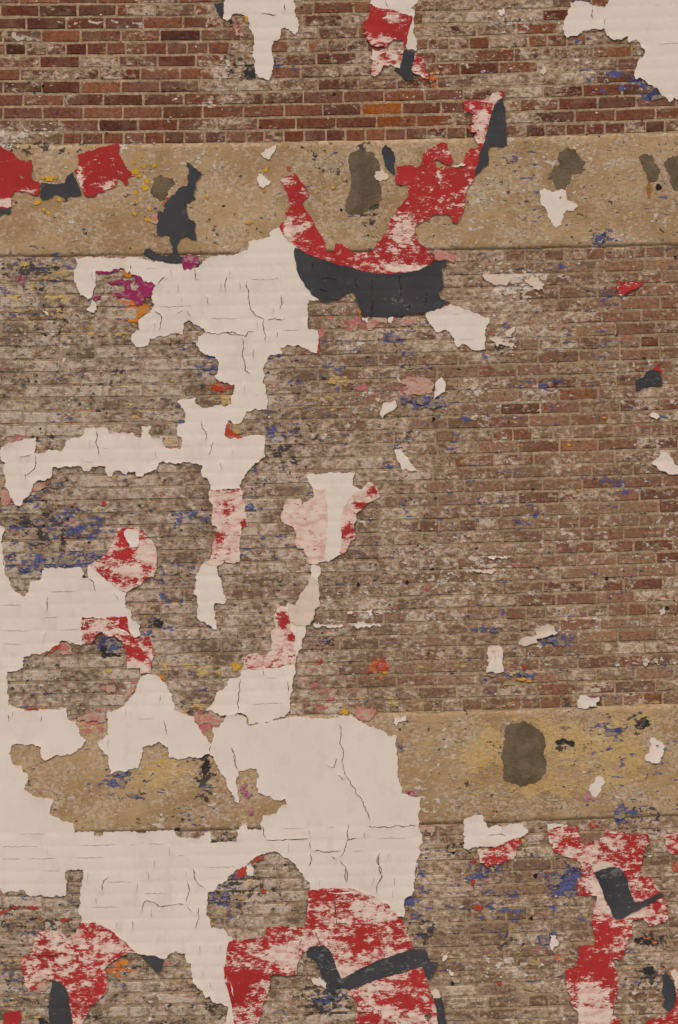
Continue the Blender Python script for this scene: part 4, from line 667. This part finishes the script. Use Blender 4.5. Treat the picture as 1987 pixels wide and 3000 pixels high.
for ci, (a, b, hd) in enumerate(COURSES):
    if a > YB - 20 or a < YT: continue
    L = 58.5 if hd else 116.5
    off = random.uniform(-5, 5) + (5 if ci % 2 == 0 else 66)
    x0 = XL + ((off - XL) % L) - L
    while x0 < XR:
        w = L + random.uniform(-4, 4)
        j1 = random.uniform(5.0, 7.2) / 2
        if x0 > XL - 20 and x0 + w < XR + 20:
            jt = random.uniform(6.2, 8.2) / 2
            BR.append((x0 + j1, x0 + w - j1, a + jt + random.uniform(-.7, .7), b - jt + random.uniform(-.7, .7), ci, hd))
        x0 += w
# how much of each brick shows
sx, sy, own = [], [], []
for i, (x0, x1, a, b, ci, hd) in enumerate(BR):
    for fx in (.12, .37, .63, .88):
        for fy in (.25, .75):
            px = x0 + (x1 - x0) * fx; sx.append(px); sy.append(float(warp(px, a + (b - a) * fy))); own.append(i)
sx = np.array(sx); sy = np.array(sy); own = np.array(own)
hid = np.zeros(len(sx), bool)
for P in SHEETS:
    hid |= inside(P, sx, sy)
hid |= (sx < 0) | (sx > 1987) | (sy < 0) | (sy > 3000)
show = np.bincount(own, ~hid, len(BR)) / 8.0
area = np.array([(q[1] - q[0]) * (q[3] - q[2]) for q in BR])
cxs = np.array([(q[0] + q[1]) / 2 for q in BR]); cys = np.array([float(warp((q[0] + q[1]) / 2, (q[2] + q[3]) / 2)) for q in BR])
cov = cover(cxs, cys)
score = area * show * (1.15 - .45 * cov)
order = np.argsort(-score); single = set(order[:300].tolist())
AV, AF, Afa, Afb, Atn = [], [], [], [], []; nb = 0
ORANGE_AT = [(1175, 318), (1200, 355), (1240, 355), (1500, 160), (1250, 388)]
for i, (x0, x1, a, b, ci, hd) in enumerate(BR):
    cx, cy = cxs[i], cys[i]
    t = brick_colour(cx, cy)
    for k_, (ox, oy) in enumerate(ORANGE_AT):
        if abs(cx - ox) < (x1 - x0) / 2 and abs(cy - oy) < 16: t = np.array([(.36, .10, .018), (.27, .075, .022), (.24, .07, .025), (.2, .06, .028), (.3, .13, .045)][k_])
    v, f, fa, fb, tn = brick_mesh(x0, x1, a, b, random.uniform(-.0012, .0012), t)
    if i in single:
        mesh('brick', v, f, M_BRICK, wall, False, {'fa': ('FLOAT_COLOR', fa), 'fb': ('FLOAT_COLOR', fb), 'tint': ('FLOAT_COLOR', tn)})
    else:
        AV.append(v); AF += [tuple(q + nb for q in ff) for ff in f]; nb += len(v); Afa.append(fa); Afb.append(fb); Atn.append(tn)
bw = mesh('brickwork', np.concatenate(AV), AF, M_BRICK, wall, False, {'fa': ('FLOAT_COLOR', np.concatenate(Afa)), 'fb': ('FLOAT_COLOR', np.concatenate(Afb)), 'tint': ('FLOAT_COLOR', np.concatenate(Atn))})
bw['kind'] = 'stuff'

# ------------------------------------------------------------------ concrete bands with their cement patches
def band(y0, y1, seed, label):
    gx = np.arange(XL, XR + 1, 13.0); gy = np.linspace(y0, y1, 26)
    X, Y = np.meshgrid(gx, gy); x = X.ravel(); yc = Y.ravel().copy()
    jit = (vn(x, x * 0, 22, seed) - .5) * 5 + (vn(x, x * 0, 120, seed + 1) - .5) * 5
    ed = (yc == y0) | (yc == y1); yc[ed] += jit[ed]
    y = warp(x, yc)
    dd = np.minimum(yc - y0, y1 - yc)
    z = .0012 + (vn(x, y, 140, seed + 2) - .5) * .0024 + (vn(x, y, 34, seed + 3) - .5) * .0014 - .004 * np.exp(-np.maximum(dd, 0) / 4)
    v = W(x, y, z); nx, ny = len(gx), len(gy)
    F = [(j * nx + i, (j + 1) * nx + i, (j + 1) * nx + i + 1, j * nx + i + 1) for j in range(ny - 1) for i in range(nx - 1)]
    n0 = len(v)
    sk = [W(x[:nx], y[:nx], -.012), W(x[-nx:], y[-nx:], -.012)]
    v = np.concatenate([v] + sk)
    F += [(n0 + i, i, i + 1, n0 + i + 1) for i in range(nx - 1)] + [((ny - 1) * nx + i, n0 + nx + i, n0 + nx + i + 1, (ny - 1) * nx + i + 1) for i in range(nx - 1)]
    xx = np.concatenate([x, x[:nx], x[-nx:]]); yy = np.concatenate([y, y[:nx], y[-nx:]])
    fa, fb = fields(xx, yy)
    tn = np.ones((len(xx), 4))
    o = mesh('concrete_band', v, F, M_BAND, wall, True, {'fa': ('FLOAT_COLOR', fa), 'fb': ('FLOAT_COLOR', fb), 'tint': ('FLOAT_COLOR', tn)})
    o['label'] = label; return o
band1 = band(*BAND1, 30, 'tan concrete band below the clean red brick courses, with dark cement patches and red U stroke')
band2 = band(*BAND2, 40, 'yellow flecked tan concrete band half covered by white paint, with one large cement patch')
def cpatch(par, spec, label):
    sheet('cement_patch', spec, M_CEMENT, .0028, label, .16, parent=par, thick=.006, dome=.0045, minlen=4)
cpatch(band1, 'B2 835,125 880,95 940,90 1000,110 1030,160 1040,220 1015,260 1050,330 1050,400 1010,445 960,480 910,515 830,510 810,470 825,400 845,330 850,250 835,190', 'tall dark cement patch inside the red U stroke')
cpatch(band1, 'B1 1010,270 1060,250 1140,275 1150,300 1110,350 1090,400 1050,425 1010,400 985,360 1000,320', 'small cement patch beside the ragged slate flake')
cpatch(band1, 'B3 790,100 840,75 900,90 920,130 960,165 940,235 870,250 860,310 830,345 780,345 755,300 725,240 750,195 790,180 780,140', 'lobed cement patch above the white heart-shaped paint')
cpatch(band1, 'B3 1310,140 1350,115 1400,120 1430,190 1450,240 1430,285 1380,310 1360,270 1335,200', 'narrow cement patch above a rust streak')
cpatch(band1, 'B3 1470,190 1500,140 1568,125 1640,130 1660,300 1600,360 1555,355 1520,310 1510,250', 'cement patch next to the rust streak and bolt hole')
cpatch(band2, 'F3 425,90 480,40 540,25 610,45 650,80 690,130 690,220 705,290 690,380 640,430 540,460 480,440 430,420 415,350 405,250 420,170', 'large barrel-shaped cement patch on the lower band')
sheet('rust_streak', 'B3 1368,305 1390,310 1395,345 1385,400 1372,405 1362,370', M_RUST, .0032, 'orange rust streak below a narrow cement patch', parent=band1, lift=0, thick=.004)
def hole(px, py, r, par):  # raised dark plug standing in for an uncut, shaded hole
    V = []; F = []; n = 9
    for k_, (rr, d) in enumerate(((1.0, -.004), (1.0, .004), (.75, .0055), (.35, .003))):
        for i in range(n):
            a_ = 6.283 * i / n; q = r * rr * (1 + .18 * math.sin(3 * a_ + px)); V.append(W(px + q * math.cos(a_), py + q * 1.1 * math.sin(a_), d))
    for k_ in range(3):
        for i in range(n): F.append((k_ * n + i, k_ * n + (i + 1) % n, (k_ + 1) * n + (i + 1) % n, (k_ + 1) * n + i))
    F.append(tuple(range(3 * n, 4 * n)))
    mesh('dark_hole_plug', V, F, M_HOLE, par, True)
hole(1930, 548, 9, band1)
for px, py, r in ((168, 2817, 6), (1778, 1695, 4.5), (1955, 1781, 5), (1326, 2881, 5), (1569, 2566, 6), (1557, 2690, 5), (1000, 615, 4), (980, 275, 4), (126, 251, 4), (1271, 1227, 5), (1193, 1706, 5), (1050, 1712, 5), (1900, 20, 4)):  # small black holes, each a dark plug
    hole(px, py, r, wall)

# ------------------------------------------------------------------ countless crumbs of paint: one mesh per colour
CR = {'white_paint_crumbs': (M_CREAM, WHT, .035, 520), 'blue_paint_crumbs': (M_NAVY, BLUE, .05, 450), 'yellow_paint_crumbs': (M_YELLOW, YEL, .03, 260), 'black_paint_crumbs': (M_BLACK, BLK, .06, 420), 'salmon_paint_crumbs': (M_PINK, PNK, .02, 200)}
for nm, (m, L, base, n) in CR.items():
    V = []; F = []; cnt = 0; tries = 0
    while cnt < n and tries < 60000:
        tries += 1
        px, py = random.uniform(-60, 2050), random.uniform(-60, 3060)
        if random.random() > max(base, float(blobs(np.array([px]), np.array([py]), L)[0])): continue
        if base * 2 > 0 and random.random() > .8: continue
        r = random.choice([1.2, 1.5, 1.9, 2.3, 2.8, 3.6]) * random.uniform(.8, 1.2)
        q = flake(px, py, r, random.uniform(1.0, 1.9)); b0 = len(V); k_ = len(q)
        V += list(W(q[:, 0], q[:, 1], .0030)) + list(W(q[:, 0], q[:, 1], -.001))
        F.append(tuple(b0 + i for i in range(k_))[::-1]); F += [(b0 + i, b0 + (i + 1) % k_, b0 + k_ + (i + 1) % k_, b0 + k_ + i) for i in range(k_)]
        cnt += 1
    o = mesh(nm, V, F, m, wall); o['kind'] = 'stuff'
print('bricks', len(BR), 'sheets', len(SHEETS), 'tris', sum(len(o.data.polygons) for o in COL.objects if o.type == 'MESH'))
